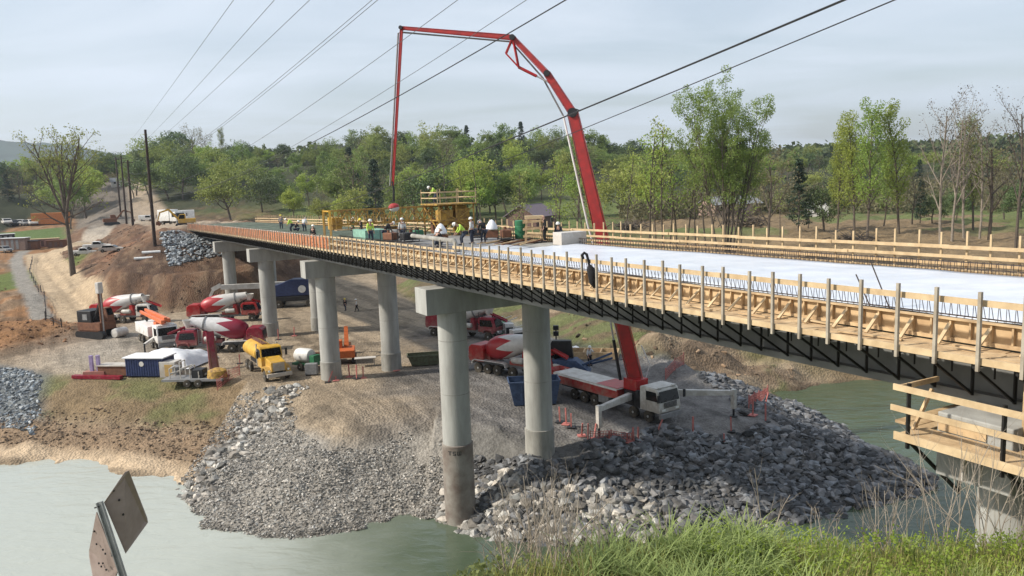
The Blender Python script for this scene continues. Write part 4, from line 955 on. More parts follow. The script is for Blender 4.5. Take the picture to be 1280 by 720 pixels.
    for i, (px, py, d, h, n, _) in enumerate(bush):
        x = A(px, py, d).x; z = hz(x, d); T = Tree(300+i)
        for k in range(n): T.limb((T.r.gauss(0,.10), T.r.gauss(0,.10), -.05), (T.r.gauss(0,.32), T.r.gauss(0,.25), 1), h*T.r.uniform(.55, 1.1), .0075*T.r.uniform(.6,1.2), 0, 2, (4,3), .5, .25, sides=4, wob=.08, lenr=.4)
        o = T.mb.build('bare_bush', mat('bleached_twigs', (.36,.31,.25), .9, col2=(.22,.18,.14))); o.location = (x, d, z); tag(o, 'bare twiggy bush '+where[i], 'bush')
near_bank()
# ================================================================== VEHICLES
WCACHE = {}
def wheel(par, x, y, r=.52, w=.34, rm=None):
    rm = rm or rimm; key = (r, w, rm.name)
    if key not in WCACHE:
        M = Matrix.Rotation(R(90), 4, 'X'); t = MB(); t.lathe([(r*.56, -w/2), (r*.9, -w/2), (r*.985, -w*.38), (r, -w*.2), (r, w*.2), (r*.985, w*.38), (r*.9, w/2), (r*.56, w/2)], 24, M)
        c = MB(); c.lathe([(r*.57, -w*.40), (r*.57, w*.40)], 20, M); c.lathe([(r*.5, -w*.46), (r*.5, -w*.30)], 16, M); c.lathe([(r*.2, -w*.56), (r*.2, w*.56)], 12, M); c.lathe([(r*.5, w*.30), (r*.5, w*.46)], 16, M)
        a = t.build('tyre', rubber, smooth=35); b = c.build('rim', rm, smooth=35); WCACHE[key] = (a.data, b.data); bpy.data.objects.remove(a); bpy.data.objects.remove(b)
    o = bpy.data.objects.new('wheel', WCACHE[key][0]); COL.objects.link(o); o.parent = par; o.location = (x, y, r)
    k = bpy.data.objects.new('rim', WCACHE[key][1]); COL.objects.link(k); k.parent = o
    return o
def panel(name, pts, m, par, th=.02):      # flat pane from four corners, given thickness
    a, b, c = [Vector(p) for p in pts[:3]]; n = (b-a).cross(c-b).normalized()*th; vs = [Vector(p)+n*.6 for p in pts]+[Vector(p)-n*.4 for p in pts]; k = len(pts)
    return MB().add(vs, [tuple(range(k)), tuple(range(2*k-1, k-1, -1))]+[(i, i+k, (i+1) % k+k, (i+1) % k) for i in range(k)]).build(name, m, par)
def drum_mat(name, paint, white):
    m = bpy.data.materials.new(name); m.use_nodes = True; nt = m.node_tree; N = nt.nodes; L = nt.links; b = N['Principled BSDF']; b.inputs['Roughness'].default_value = .42
    tc = N.new('ShaderNodeTexCoord'); sp = N.new('ShaderNodeSeparateXYZ'); L.new(tc.outputs['Object'], sp.inputs[0])
    at = N.new('ShaderNodeMath'); at.operation = 'ARCTAN2'; L.new(sp.outputs['Y'], at.inputs[0]); L.new(sp.outputs['X'], at.inputs[1])
    pp = N.new('ShaderNodeMath'); pp.operation = 'PINGPONG'; pp.inputs[1].default_value = .52; L.new(at.outputs[0], pp.inputs[0])
    ml = N.new('ShaderNodeMath'); ml.operation = 'MULTIPLY_ADD'; ml.inputs[1].default_value = 3.6; ml.inputs[2].default_value = 1.7; L.new(pp.outputs[0], ml.inputs[0])
    gt = N.new('ShaderNodeMath'); gt.operation = 'GREATER_THAN'; L.new(sp.outputs['Z'], gt.inputs[0]); L.new(ml.outputs[0], gt.inputs[1])
    nz = N.new('ShaderNodeTexNoise'); nz.inputs['Scale'].default_value = 2.5; nz.inputs['Detail'].default_value = 6
    L.new(tc.outputs['Object'], nz.inputs[0]); mr = N.new('ShaderNodeMapRange'); mr.inputs[3].default_value = .65; mr.inputs[4].default_value = 1.1; L.new(nz.outputs[0], mr.inputs[0])
    mx = N.new('ShaderNodeMixRGB'); mx.inputs[1].default_value = (*paint, 1); mx.inputs[2].default_value = (*white, 1); L.new(gt.outputs[0], mx.inputs[0])
    sc = N.new('ShaderNodeVectorMath'); sc.operation = 'SCALE'; L.new(mx.outputs[0], sc.inputs[0]); L.new(mr.outputs[0], sc.inputs['Scale']); L.new(sc.outputs[0], b.inputs['Base Color']); return m
drum_red = drum_mat('red_white_drum', (.40,.02,.025), (.60,.58,.55)); drum_mar = drum_mat('maroon_white_drum', (.26,.012,.035), (.62,.61,.6))
def mixer(label, P, rz, paint, dm, cabm=None):
    """front discharge mixer; x forward, wheels on z = 0"""
    cabm = cabm or paint; t = thing('mixer_truck', label, 'mixer truck', P, rz, 'concrete mixer trucks'); t.scale = (.9,.9,.9)
    MB().box(-5.2, 5.1, -.45, .45, .78, 1.12).build('chassis', greyp, t, bevel=.02)
    MB().prism([(-5.1,1.13),(-5.25,1.5),(-5.15,2.55),(-4.8,2.8),(-3.55,2.8),(-3.3,2.4),(-3.3,1.13)], -1.12, 1.12).build('engine_hood', paint, t, bevel=.05)
    g = MB(); [g.box(-5.27, -5.2, -.8, .8, 1.5+.14*k, 1.57+.14*k) for k in range(7)]; g.box(-5.22,-5.19,-.8,.8,1.5,2.4); g.build('radiator_grille', blackp, t)
    for sy in (-1, 1):
        f = MB(); y0, y1 = (.72*sy, 1.27*sy); y0, y1 = min(y0, y1), max(y0, y1)
        f.prism([(-4.75,.9),(-4.65,1.22),(-4.4,1.36),(-.75,1.36),(-.5,1.22),(-.4,.9),(-.5,.9),(-.58,1.18),(-.8,1.28),(-4.35,1.28),(-4.58,1.16),(-4.66,.9)], y0, y1).build('fender', whitep, t)
        f = MB(); f.prism([(3.3,.95),(3.4,1.3),(3.75,1.42),(4.3,1.42),(4.6,1.3),(4.7,.95),(4.6,.95),(4.5,1.22),(4.3,1.32),(3.75,1.32),(3.5,1.22),(3.4,.95)], y0, y1).build('fender', paint, t)
        for x in (-3.95, -2.75, -1.55, .35, 4.0): wheel(t, x, 1.06*sy, .52, .32)
        MB().box(-5.28,-5.24,.85*sy-.1,.85*sy+.1,1.2,1.34).build('tail_light', amber, t)
        MB().lathe([(.12,0),(.12,.05)], 14, Matrix.Translation((5.12,.68*sy,1.15)) @ Matrix.Rotation(R(90),4,'Y')).build('headlight', lampm, t)
        MB().box(-.35, 1.1+.9, .55*sy-.1, .55*sy+.1, 1.12, 1.5).build('side_rail', paint, t)
    # drum, axis tilted up to the front
    d = MB().lathe([(.25,0),(.75,.05),(1.0,.4),(1.19,1.1),(1.22,1.9),(1.16,2.7),(.98,3.8),(.74,5.2),(.56,6.1),(.52,6.6),(.42,6.6),(.4,6.2)], 40)
    a = Vector((-3.2, 0, 2.28)); ax = Vector((math.cos(R(13)), 0, math.sin(R(13))))
    o = d.build('drum', dm, t, smooth=40); o.location = a; o.rotation_euler = ax.to_track_quat('Z', 'Y').to_euler()
    for z0 in (4.9,):
        q = MB().lathe([(.80,z0),(.88,z0),(.88,z0+.16),(.77,z0+.16)], 32).build('roller_ring', greyp, o, smooth=40)
    MB().prism([(1.1,1.12),(2.0,1.12),(1.75,2.6),(1.35,2.6)], -.75, .75).build('front_pedestal', paint, t, bevel=.03)
    MB().prism([(-3.3,1.12),(-2.7,1.12),(-3.1,2.3),(-3.3,2.3)], -.6, .6).build('rear_pedestal', paint, t)
    c = MB().prism([(2.45,1.0),(4.75,1.0),(4.95,1.6),(4.62,2.62),(4.3,2.78),(2.75,2.78),(2.45,2.5)], -.92, .92).build('cab', cabm, t, bevel=.06)
    panel('window', [(4.97,-.78,1.66),(4.97,.78,1.66),(4.67,.72,2.58),(4.67,-.72,2.58)], glass, c)
    for sy in (-1, 1): panel('window', [(2.75,.935*sy,1.7),(4.55,.935*sy,1.7),(4.35,.935*sy,2.5),(2.75,.935*sy,2.5)], glass, c)
    MB().box(2.62, 2.66, -1.2, 1.2, 1.9, 2.0).box(2.6,2.68,-1.3,-1.2,1.7,2.2).box(2.6,2.68,1.2,1.3,1.7,2.2).build('mirror', blackp, c)
    h = MB().lathe([(.3,3.1),(.62,3.95),(.68,3.95),(.36,3.05)], 18, Matrix.Translation((3.55,0,.0)), cap=False).build('hopper', dirtywhite, t, smooth=40)
    ch = MB()
    for k in range(6):
        a0 = math.pi+math.pi*k/6; a1 = math.pi+math.pi*(k+1)/6; p = lambda a, x, z: (x, .3*math.cos(a), z+.3*math.sin(a))
        ch.add([p(a0,3.9,3.25),p(a1,3.9,3.25),p(a1,6.0,2.5),p(a0,6.0,2.5)], [(0,1,2,3)])
    q = ch.build('chute', paint, t); md = q.modifiers.new('t', 'SOLIDIFY'); md.thickness = .04
    MB().bar((4.0,0,2.9),(4.6,0,1.2),.1).bar((2.2,0,3.0),(3.6,0,3.15),.16).bar((2.5,-.7,2.78),(2.5,-.7,3.3),.05).bar((2.5,.7,2.78),(2.5,.7,3.3),.05).bar((2.5,-.7,3.3),(2.5,.7,3.3),.05).build('chute_support', blackp, t)
    for sy in (-1, 1): MB().lathe([(.01,-.7),(.26,-.66),(.31,-.5),(.31,.5),(.26,.66),(.01,.7)], 18, Matrix.Translation((.9,.95*sy,1.72)) @ Matrix.Rotation(R(90),4,'Y')).build('water_tank', dirtywhite, t, smooth=40)
    l = MB(); [l.bar((1.9+.0*k,.8,1.2+.25*k),(2.3,.8,1.2+.25*k),.04) for k in range(7)]; l.bar((1.9,.8,1.1),(1.9,.8,2.9),.05).bar((2.3,.8,1.1),(2.3,.8,2.9),.05).build('ladder', greyp, t)
    return t
def cabover(t, m, trim=greyp, x0=-.9, x1=1.35, zt=3.05, z0=1.0):
    c = MB().prism([(x0,z0),(x1-.05,z0),(x1,z0+.35),(x1-.06,z0+.95),(x1-.28,zt-.12),(x1-.5,zt),(x0+.05,zt),(x0,zt-.1)], -1.22, 1.22).build('cab', m, t, bevel=.06)
    zz = z0+.93
    panel('windscreen', [(x1-.03,-1.1,zz),(x1-.03,1.1,zz),(x1-.235,1.04,zt-.22),(x1-.235,-1.04,zt-.22)], glass, c)
    for s in (-1, 1):
        panel('side_window', [(x0+.75,1.235*s,zz+.05),(x1-.25,1.235*s,zz+.05),(x1-.42,1.235*s,zt-.28),(x0+.75,1.235*s,zt-.28)], glass, c)
        d = MB().box(x0+.7,x0+.72,1.221*s-.006,1.221*s+.006,z0+.1,zt-.15).box(x1-.2,x1-.18,1.221*s-.006,1.221*s+.006,z0+.1,zz+.05).build('door_gap', blackp, c)
        MB().box(x1+.005,x1+.035,.78*s-.2,.78*s+.2,z0+.16,z0+.34).build('headlight', lampm, c)
        mr = MB().bar((x1-.1,1.22*s,zt-.3),(x1+.15,1.5*s,zt-.35),.04).box(x1+.1,x1+.18,1.5*s-.12,1.5*s+.12,zt-1.0,zt-.35).build('mirror', blackp, c)
        w = MB().bar((x1-.02,.5*s-.3,zz+.02),(x1-.1,.5*s+.2,zz+.35),.03).build('wiper', blackp, c)
    g = MB(); [g.box(x1+.005,x1+.03,-.75,.75,z0+.42+.1*k,z0+.47+.1*k) for k in range(5)]; g.build('grille', blackp, c)
    MB().box(x1-.15,x1+.14,-1.22,1.22,z0-.45,z0-.03).build('bumper', trim, t, bevel=.04)
    MB().box(x0+.3,x1-.4,-1.16,1.16,zt+.0,zt+.05).box(x1-.45,x1-.3,-1.0,-.6,zt,zt+.12).box(x1-.45,x1-.3,.6,1.0,zt,zt+.12).build('roof_marker', m, c)
    return c
def taper(mb, a, b, w0, h0, w1, h1, up):       # tapered box beam
    a = Vector(a); b = Vector(b); d = (b-a).normalized(); up = Vector(up); x = d.cross(up).normalized(); y = x.cross(d).normalized(); vs = []
    for p, w, h in ((a, w0, h0), (b, w1, h1)): vs += [p+x*sx*w/2+y*sy*h/2 for sx, sy in ((-1,-1),(1,-1),(1,1),(-1,1))]
    return mb.add(vs, [(0,3,2,1),(4,5,6,7),(0,1,5,4),(1,2,6,5),(2,3,7,6),(3,0,4,7)])
def wpt(t, v): return t.matrix_world.inverted() @ Vector(v)
def boom_pump():
    f = GT(823, 524); b = GT(722, 494); f.z = b.z = (f.z+b.z)/2; dr = (f-b).normalized(); rz = math.atan2(dr.y, dr.x)
    t = thing('boom_pump_truck', 'large pump truck with white cab whose red boom reaches high over the bridge', 'pump truck', f, rz); t.scale = (.85,.85,.82)
    bpy.context.view_layer.update()
    cabover(t, dirtywhite)
    L = 12.4
    MB().box(-L+.3,1.1,-.42,.42,.75,1.12).build('chassis', blackp, t)
    for x in (0, -1.75, -6.6, -8.0, -9.4):
        for s in (-1, 1): wheel(t, x, 1.05*s, .53, .34)
    body = MB().prism([(-L,1.2),(-4.6,1.2),(-3.6,1.35),(-3.6,2.25),(-L+.4,2.1),(-L,1.8)], -1.2, 1.2).build('deck_body', redp, t, bevel=.03)
    MB().box(-L+.1,-3.7,-1.235,-1.2,1.98,2.12).box(-L+.1,-3.7,1.2,1.235,1.98,2.12).build('white_stripe', whitep, body)
    MB().box(-L+.2,-3.5,-1.22,1.22,2.12,2.2).build('top_plate', dirtywhite, body)
    for s in (-1,1): MB().box(-6.0,-4.7,1.05*s-.2,1.05*s+.2,.55,1.2).build('toolbox', greyp, t, bevel=.03)
    h = MB().add([(-L-1.5,-.9,2.2),(-L-1.5,.9,2.2),(-L+.1,.9,2.2),(-L+.1,-.9,2.2),(-L-1.1,-.5,1.1),(-L-1.1,.5,1.1),(-L-.1,.5,1.1),(-L-.1,-.5,1.1)], [(4,7,6,5),(0,4,5,1),(1,5,6,2),(2,6,7,3),(3,7,4,0)]).build('rear_hopper', redp, t)
    MB().lathe([(1.0,1.0),(1.0,2.2)], 20, Matrix.Translation((-2.6,0,0))).build('turret_base', blackp, t, smooth=40)
    MB().box(-3.4,-1.8,-.7,.7,2.2,3.2).build('turret', redp, t, bevel=.06)
    MB().bar((-1.3,-1.0,1.1),(-1.3,-1.0,2.5),.35).bar((-1.3,1.0,1.1),(-1.3,1.0,2.5),.35).box(-1.7,-1.0,-1.15,1.15,1.0,2.0).build('hydraulic_unit', blackp, t, bevel=.03)
    # outriggers: swing arms with jack legs and pads, placed from where their feet stand
    for (px, py, armpx, rear) in ((749,543,None,0), (917,521,None,0), (905,468,None,1), (690,478,None,1)):
        foot = GT(px, py); fl = wpt(t, foot); s = 1 if fl.y > 0 else -1
        root = Vector((-2.4 if not rear else -10.8, .8*s, 1.75)); top = Vector((fl.x, fl.y, 2.15+ (0 if not rear else -.3)))
        if rear and abs(fl.y) > 6: continue
        a = MB(); taper(a, root, top, .42, .62, .34, .42, (0,0,1)); arm = a.build('outrigger_arm', dirtywhite, t, bevel=.02)
        taper(MB(), root, top, 1,1,1,1,(0,0,1))
        MB().box(top.x-.17,top.x+.17,top.y-.17,top.y+.17,.75+fl.z*.5,2.45).build('jack_sleeve', dirtywhite, arm)
        MB().lathe([(.09,fl.z+.1),(.09,1.4)], 12, Matrix.Translation((top.x,top.y,0))).lathe([(.32,fl.z),(.32,fl.z+.1)], 16, Matrix.Translation((top.x,top.y,0))).build('jack_leg', blackp, arm)
    # boom: world points measured in the photograph, lying in one upright plane
    T0 = t.matrix_world @ Vector((-2.6, 0, 3.0)); tip = BP(56, 22.3)
    hd = Vector((tip.x-T0.x, tip.y-T0.y, 0)).normalized(); nrm = Vector((-hd.y, hd.x, 0))
    def on(px, py):
        d = ray(px, py); k = (T0-Vector((0,0,HC))).dot(nrm)/d.dot(nrm); return d*k+Vector((0,0,HC))
    e0 = T0; e1 = on(716,141); e2 = on(684,92); e3 = on(641,47); e4 = on(502,35); e5 = on(491,232)
    print('boom pts', [tuple(round(c,1) for c in v) for v in (e0,e1,e2,e3,e4,e5)])
    up = nrm.cross((e1-e0).normalized())
    W_ = lambda v: wpt(t, v); r3 = t.matrix_world.to_3x3().inverted()
    def sec(a, b, w0, h0, w1, h1, off=0.):
        a = a+nrm*off; b = b+nrm*off; mb = MB(); u = nrm.cross((b-a).normalized()); taper(mb, W_(a), W_(b), w0, h0, w1, h1, r3 @ u)
        s = mb.build('boom_section', redboom, t, bevel=.02)
        # edge flanges and bolted plates
        fl = MB(); d = (b-a).normalized(); 
        for sd in (-1, 1):
            taper(fl, W_(a+u*h0*.5*sd), W_(b+u*h1*.5*sd), w0+.05, .04, w1+.04, .035, r3 @ u)
        fl.build('flange', redp, s)
        return s, d, u
    s1, d1, u1 = sec(e0, e1, .55, 1.05, .45, .76)
    s2, d2, u2 = sec(e1, e2, .42, .56, .38, .48, -.0)
    s3, d3, u3 = sec(e2, e3, .36, .42, .30, .34, .0)
    s4, d4, u4 = sec(e3, e4, .26, .34, .2, .22, .0)
    s5, d5, u5 = sec(e4, e5, .15, .18, .11, .13, .0)
    for e, r_ in ((e1,.40),(e2,.27),(e3,.24),(e4,.17)):
        q = W_(e); rot = (r3 @ nrm).to_track_quat('Z','Y').to_matrix().to_4x4(); MB().lathe([(r_,-.34),(r_,.34)], 20, Matrix.Translation(q) @ rot).build('elbow_joint', blackp if r_ < .5 else redp, t, smooth=40)
    # rams
    def ram(a, b, r0, par, m=redp, L2=.55):
        MB().tube([W_(a), W_(a.lerp(b, L2))], r0, 10).build('ram', m, par, smooth=40); MB().tube([W_(a.lerp(b, L2)), W_(b)], r0*.55, 8).build('ram_rod', rimm, par, smooth=40)
    ram(e0+u1*.1-d1*.0-hd*-1.0, e0.lerp(e1,.28)-u1*.9*0+hd*.75, .14, t, blackp)
    k3 = e3+Vector((0,0,-2.05))+hd*-.35
    ram(k3, e2.lerp(e1,.3), .13, t, redp, .5)
    for a, b in ((e3, k3), (k3, e3.lerp(e2,.12)+u3*1.1), (e3.lerp(e2,.12)+u3*1.1, e3)): MB().bar(W_(a+nrm*.12), W_(b+nrm*.12), .12).bar(W_(a-nrm*.12), W_(b-nrm*.12), .12).build('linkage', redp, t)
    MB().bar(W_(e1-u1*.55), W_(e1+u1*.55+d1*.7), .3, .1).build('joint_plate', blackp, t)
    # delivery pipe beside the sections
    sg = 1 if (up.dot(Vector((-1,0,0))) > 0) else -1
    U = lambda u: u*sg
    off = nrm*-.42
    ps = [e0+U(u1)*.95+off, e1+U(u1)*.75+off, e1+U(u1)*.5+U(u2)*.4+off, e2+U(u2)*.4+off*.8, e3+U(u3)*.3+off*.7]
    MB().tube([W_(p) for p in [e0+U(u1)*.5+off, e0.lerp(e1,.25)+U(u1)*.62+off, e0.lerp(e1,.6)+U(u1)*.85+off, e1+U(u1)*.75+off]], .085, 10).build('delivery_pipe', whitep, t, smooth=40)
    MB().tube([W_(p) for p in [e1+U(u1)*.75+off, e2+U(u2)*.45+off, e3+U(u3)*.3+off, e4+U(u4)*.25+off*.6+hd*.1, e4+hd*.35-Vector((0,0,.3))+off*.5, e5+hd*.28+off*.4]], .075, 8).build('delivery_pipe', greyp, t, smooth=40)
    for k in range(9): 
        c = e0.lerp(e1, .08+.1*k); MB().tube([W_(c+U(u1)*.55+off), W_(c+U(u1)*.8+off)], .03, 5).build('pipe_clamp', blackp, s1)
    end = e5+hd*.15
    MB().tube([W_(e5+Vector((0,0,.3))), W_(e5+Vector((.05,0,-.35))), W_(e5+Vector((0,.0,-1.2)))], .1, 10).build('end_hose', blackp, t, smooth=40)
    MB().lathe([(.05,.42),(.22,.40),(.44,.24),(.50,.08),(.42,-.02)], 12, Matrix.Translation(W_(e5+Vector((0,0,-1.65)))) @ Matrix.Rotation(.15,4,'X'), cap=False).build('splash_hood', redboom, t, smooth=20)
    MB().lathe([(.42,.06),(.47,-.02),(.40,-.2),(.25,-.32),(.05,-.34)], 9, Matrix.Translation(W_(e5+Vector((.03,0,-1.65)))) @ Matrix.Rotation(-.1,4,'Y')).build('catch_bag', dirtywhite, t, smooth=20)
    hs = MB(); c0 = e0+nrm*-.7
    hs.tube([W_(c0+Vector((0,0,.2))+hd*.3), W_(c0+Vector((0,0,-.3))-hd*.6), W_(c0+Vector((0,0,1))-hd*1.0), W_(c0+Vector((0,0,2.4))-hd*.4)], .045, 6); hs.build('hose_loop', whitep, t, smooth=60)
boom_pump()
def ground_rz(a, b): v = b-a; return math.atan2(v.y, v.x)
def place(px0, py0, px1, py1, frac=.5):      # rear-ground pixel, front-ground pixel -> centre, heading
    a = GT(px0, py0); b = GT(px1, py1); c = a.lerp(b, frac); return c, ground_rz(a, b)
def at(px, py): return GT(px, py)
mixer('red mixer with white streaked drum parked between the two nearest bridge columns', at(655,474)+Vector((-.6,1.5,0)), R(-38), redp, drum_red)
mixer('bright red mixer standing below the abutment bank with its nose behind a far column', at(283,402), R(4), redp, drum_red)
mixer('maroon mixer with white drum nose facing left beside the yellow tank truck', at(268,442)+Vector((.4,1,0)), R(184), maroon, drum_mar)
mixer('red and white mixer parked farthest left, behind the drill rig', at(158,404), R(-12), redp, drum_red, dirtywhite)
mixer('dark red mixer half hidden behind the nearest left column', at(580,428)+Vector((0,3,0)), R(-30), maroon, drum_red)
def pump2():
    f = at(208,436); rz = R(-52)
    t = thing('boom_pump_truck', 'smaller white pump truck with its orange boom folded over the cab', 'pump truck', f, rz); t.scale = (.9,.9,.9); bpy.context.view_layer.update()
    cabover(t, whitep)
    MB().box(-9.5,1.1,-.42,.42,.75,1.12).build('chassis', blackp, t)
    for x in (0,-1.8,-6.3,-7.7):
        for s in (-1, 1): wheel(t, x, 1.05*s, .53, .34)
    MB().box(-9.4,-3.2,-1.2,1.2,1.25,2.5).build('body', whitep, t, bevel=.04)
    MB().box(-2.6,-1.4,-.6,.6,1.1,3.2).build('turret', orangep, t, bevel=.05)
    for k, (y, z) in enumerate(((-.55,3.45),(-.05,3.7),(.45,3.45),(.0,3.3))):
        mb = MB(); taper(mb, (-8.6+k*.4,y,z+.35), (1.6-.5*k,y,z+.15), .26, .34, .36, .46, (0,0,1)); mb.build('boom_section', orangep, t, bevel=.02)
    MB().bar((-8.2,0,2.5),(-8.2,0,3.7),.2).bar((-8.2,-.7,3.3),(-8.2,.7,3.3),.12).build('boom_rest', blackp, t)
    for s in (-1,1):
        mb = MB(); taper(mb, (-.9,1.1*s,1.4), (1.9,2.9*s,1.25), .26, .4, .22, .3, (0,0,1)); a = mb.build('outrigger_arm', whitep, t); MB().bar((1.9,2.9*s,1.4),(1.9,2.9*s,.08),.16).box(1.6,2.2,2.9*s-.3,2.9*s+.3,.0,.08).build('jack_leg', blackp, a)
    MB().lathe([(.5,0),(.55,.9),(.4,.9)], 14, Matrix.Translation((-10,0,1))).build('rear_hopper', orangep, t)
pump2()
def bonnet_truck():
    c = at(345,474); rz = R(-58)
    t = thing('tank_truck', 'yellow bonneted tank truck parked in front of the maroon mixer', 'tank truck', c, rz); t.scale = (.93,.93,.93)
    MB().box(-7.6,1.3,-.42,.42,.7,1.05).build('chassis', blackp, t)
    for x in (.3,-5.2,-6.5):
        for s in (-1,1): wheel(t, x, 1.02*s, .52, .32)
    h = MB().prism([(-.9,1.0),(1.25,1.0),(1.3,1.3),(1.2,1.9),(-.7,2.15),(-.9,2.15)], -.72, .72).build('hood', yellowp, t, bevel=.06)
    for s in (-1,1):
        f = MB().prism([(-.5,.8),(-.35,1.2),(.0,1.42),(.6,1.42),(1.05,1.2),(1.25,.85),(1.15,.8),(.95,1.1),(.55,1.3),(.05,1.3),(-.25,1.1),(-.4,.8)], min(.72*s,1.2*s), max(.72*s,1.2*s)).build('fender', yellowp, t)
        MB().lathe([(.11,0),(.11,.06)], 14, Matrix.Translation((1.22,.92*s,1.12)) @ Matrix.Rotation(R(90),4,'Y')).build('headlight', lampm, t)
        MB().tube([(-2.6,1.0*s,1.0),(-2.6,1.0*s,3.2)], .08, 10).build('exhaust_stack', rimm, t, smooth=40)
    g = MB(); [g.box(1.3,1.34,-.55,.55,1.1+.1*k,1.16+.1*k) for k in range(8)]; g.build('grille', rimm, h)
    MB().box(1.3,1.55,-1.2,1.2,.55,.9).build('bumper', dirtywhite, t, bevel=.04)
    cb = MB().prism([(-2.4,1.0),(-.9,1.0),(-.9,2.1),(-1.15,2.95),(-1.35,3.05),(-2.3,3.05),(-2.4,2.9)], -1.05, 1.05).build('cab', yellowp, t, bevel=.06)
    panel('windscreen', [(-.89,-.95,2.15),(-.89,.95,2.15),(-1.12,.9,2.88),(-1.12,-.9,2.88)], glass, cb)
    for s in (-1,1):
        panel('side_window', [(-2.2,1.065*s,2.05),(-1.0,1.065*s,2.05),(-1.25,1.065*s,2.85),(-2.2,1.065*s,2.85)], glass, cb); MB().bar((-1.0,1.05*s,2.7),(-.8,1.4*s,2.7),.04).box(-.86,-.78,1.4*s-.1,1.4*s+.1,2.1,2.8).build('mirror', blackp, cb)
    MB().lathe([(.05,-2.55),(.85,-2.45),(1.05,-2.25),(1.05,2.25),(.85,2.45),(.05,2.55)], 26, Matrix.Translation((-5.25,0,2.1)) @ Matrix.Rotation(R(90),4,'Y') @ Matrix.Diagonal((.82,1.12,1,1))).build('tank', yellowp, t, smooth=40)
    MB().box(-7.4,-3.2,-.25,.25,2.95,3.03).bar((-7.4,-.3,3.05),(-7.4,-.3,3.3),.04).bar((-7.4,-.3,3.3),(-3.2,-.3,3.3),.04).bar((-3.2,-.3,3.3),(-3.2,-.3,3.05),.04).build('catwalk', rustm, t)
bonnet_truck()
def track(par, y, L, h, w, x0=0):
    n = 10; prof = []
    for k in range(n+1): a = math.pi/2+math.pi*k/n; prof.append((x0-L/2+h/2*math.cos(a)+0, h/2+h/2*math.sin(a)))
    for k in range(n+1): a = -math.pi/2+math.pi*k/n; prof.append((x0+L/2+h/2*math.cos(a), h/2+h/2*math.sin(a)))
    o = MB().prism(prof, y-w/2, y+w/2).build('crawler_track', blackp, par)
    s = MB(); [s.box(x0-L/2+k*.25,x0-L/2+k*.25+.1,y-w/2-.02,y+w/2+.02,h-.02,h+.03) for k in range(int(L/.25))]; s.build('track_shoe', rustm, o)
def drill_rig():
    t = thing('drill_rig', 'dark tracked drill rig with upright mast at the foot of the dirt road', 'drill rig', at(124,423), R(-20))
    for s in (-1,1): track(t, 1.1*s, 3.4, .9, .6)
    MB().box(-1.9,1.6,-1.2,1.2,.95,1.9).build('machine_deck', rustm, t, bevel=.04)
    MB().box(-1.9,.3,-1.15,1.15,1.9,3.3).build('engine_housing', blackp, t, bevel=.08)
    MB().box(-1.0,-.3,-1.18,1.18,2.2,2.9).build('side_vent', greyp, t)
    c = MB().prism([(.3,1.9),(1.5,1.9),(1.5,2.6),(1.2,3.5),(.3,3.5)], .15, 1.15).build('cab', rustm, t, bevel=.05); panel('window', [(1.52,.25,2.6),(1.52,1.05,2.6),(1.24,1.05,3.4),(1.24,.25,3.4)], glass, c)
    m = MB(); 
    for (a, b) in ((-.95,-.55),(-.55,-.95)): m.bar((1.6,a,.6),(1.6,a,6.2),.14)
    for k in range(9): m.bar((1.6,-.95,.8+.6*k),(1.6,-.55,1.3+.6*k),.05)
    m.build('mast', rustm, t); MB().box(1.35,1.85,-1.1,-.4,5.4,6.7).build('drill_head', dirtywhite, t, bevel=.05)
    MB().bar((1.65,-.75,.0),(1.65,-.75,5.4),.16).build('drill_rod', rimm, t); MB().bar((.2,-.75,1.9),(1.5,-.75,4.4),.2).build('mast_ram', blackp, t)
    MB().lathe([(.05,-.9),(.5,-.85),(.55,-.6),(.55,.6),(.5,.85),(.05,.9)], 20, Matrix.Translation((3.0,.3,.6)) @ Matrix.Rotation(R(90),4,'X')).build('white_tank', whitep, t, smooth=40)
drill_rig()
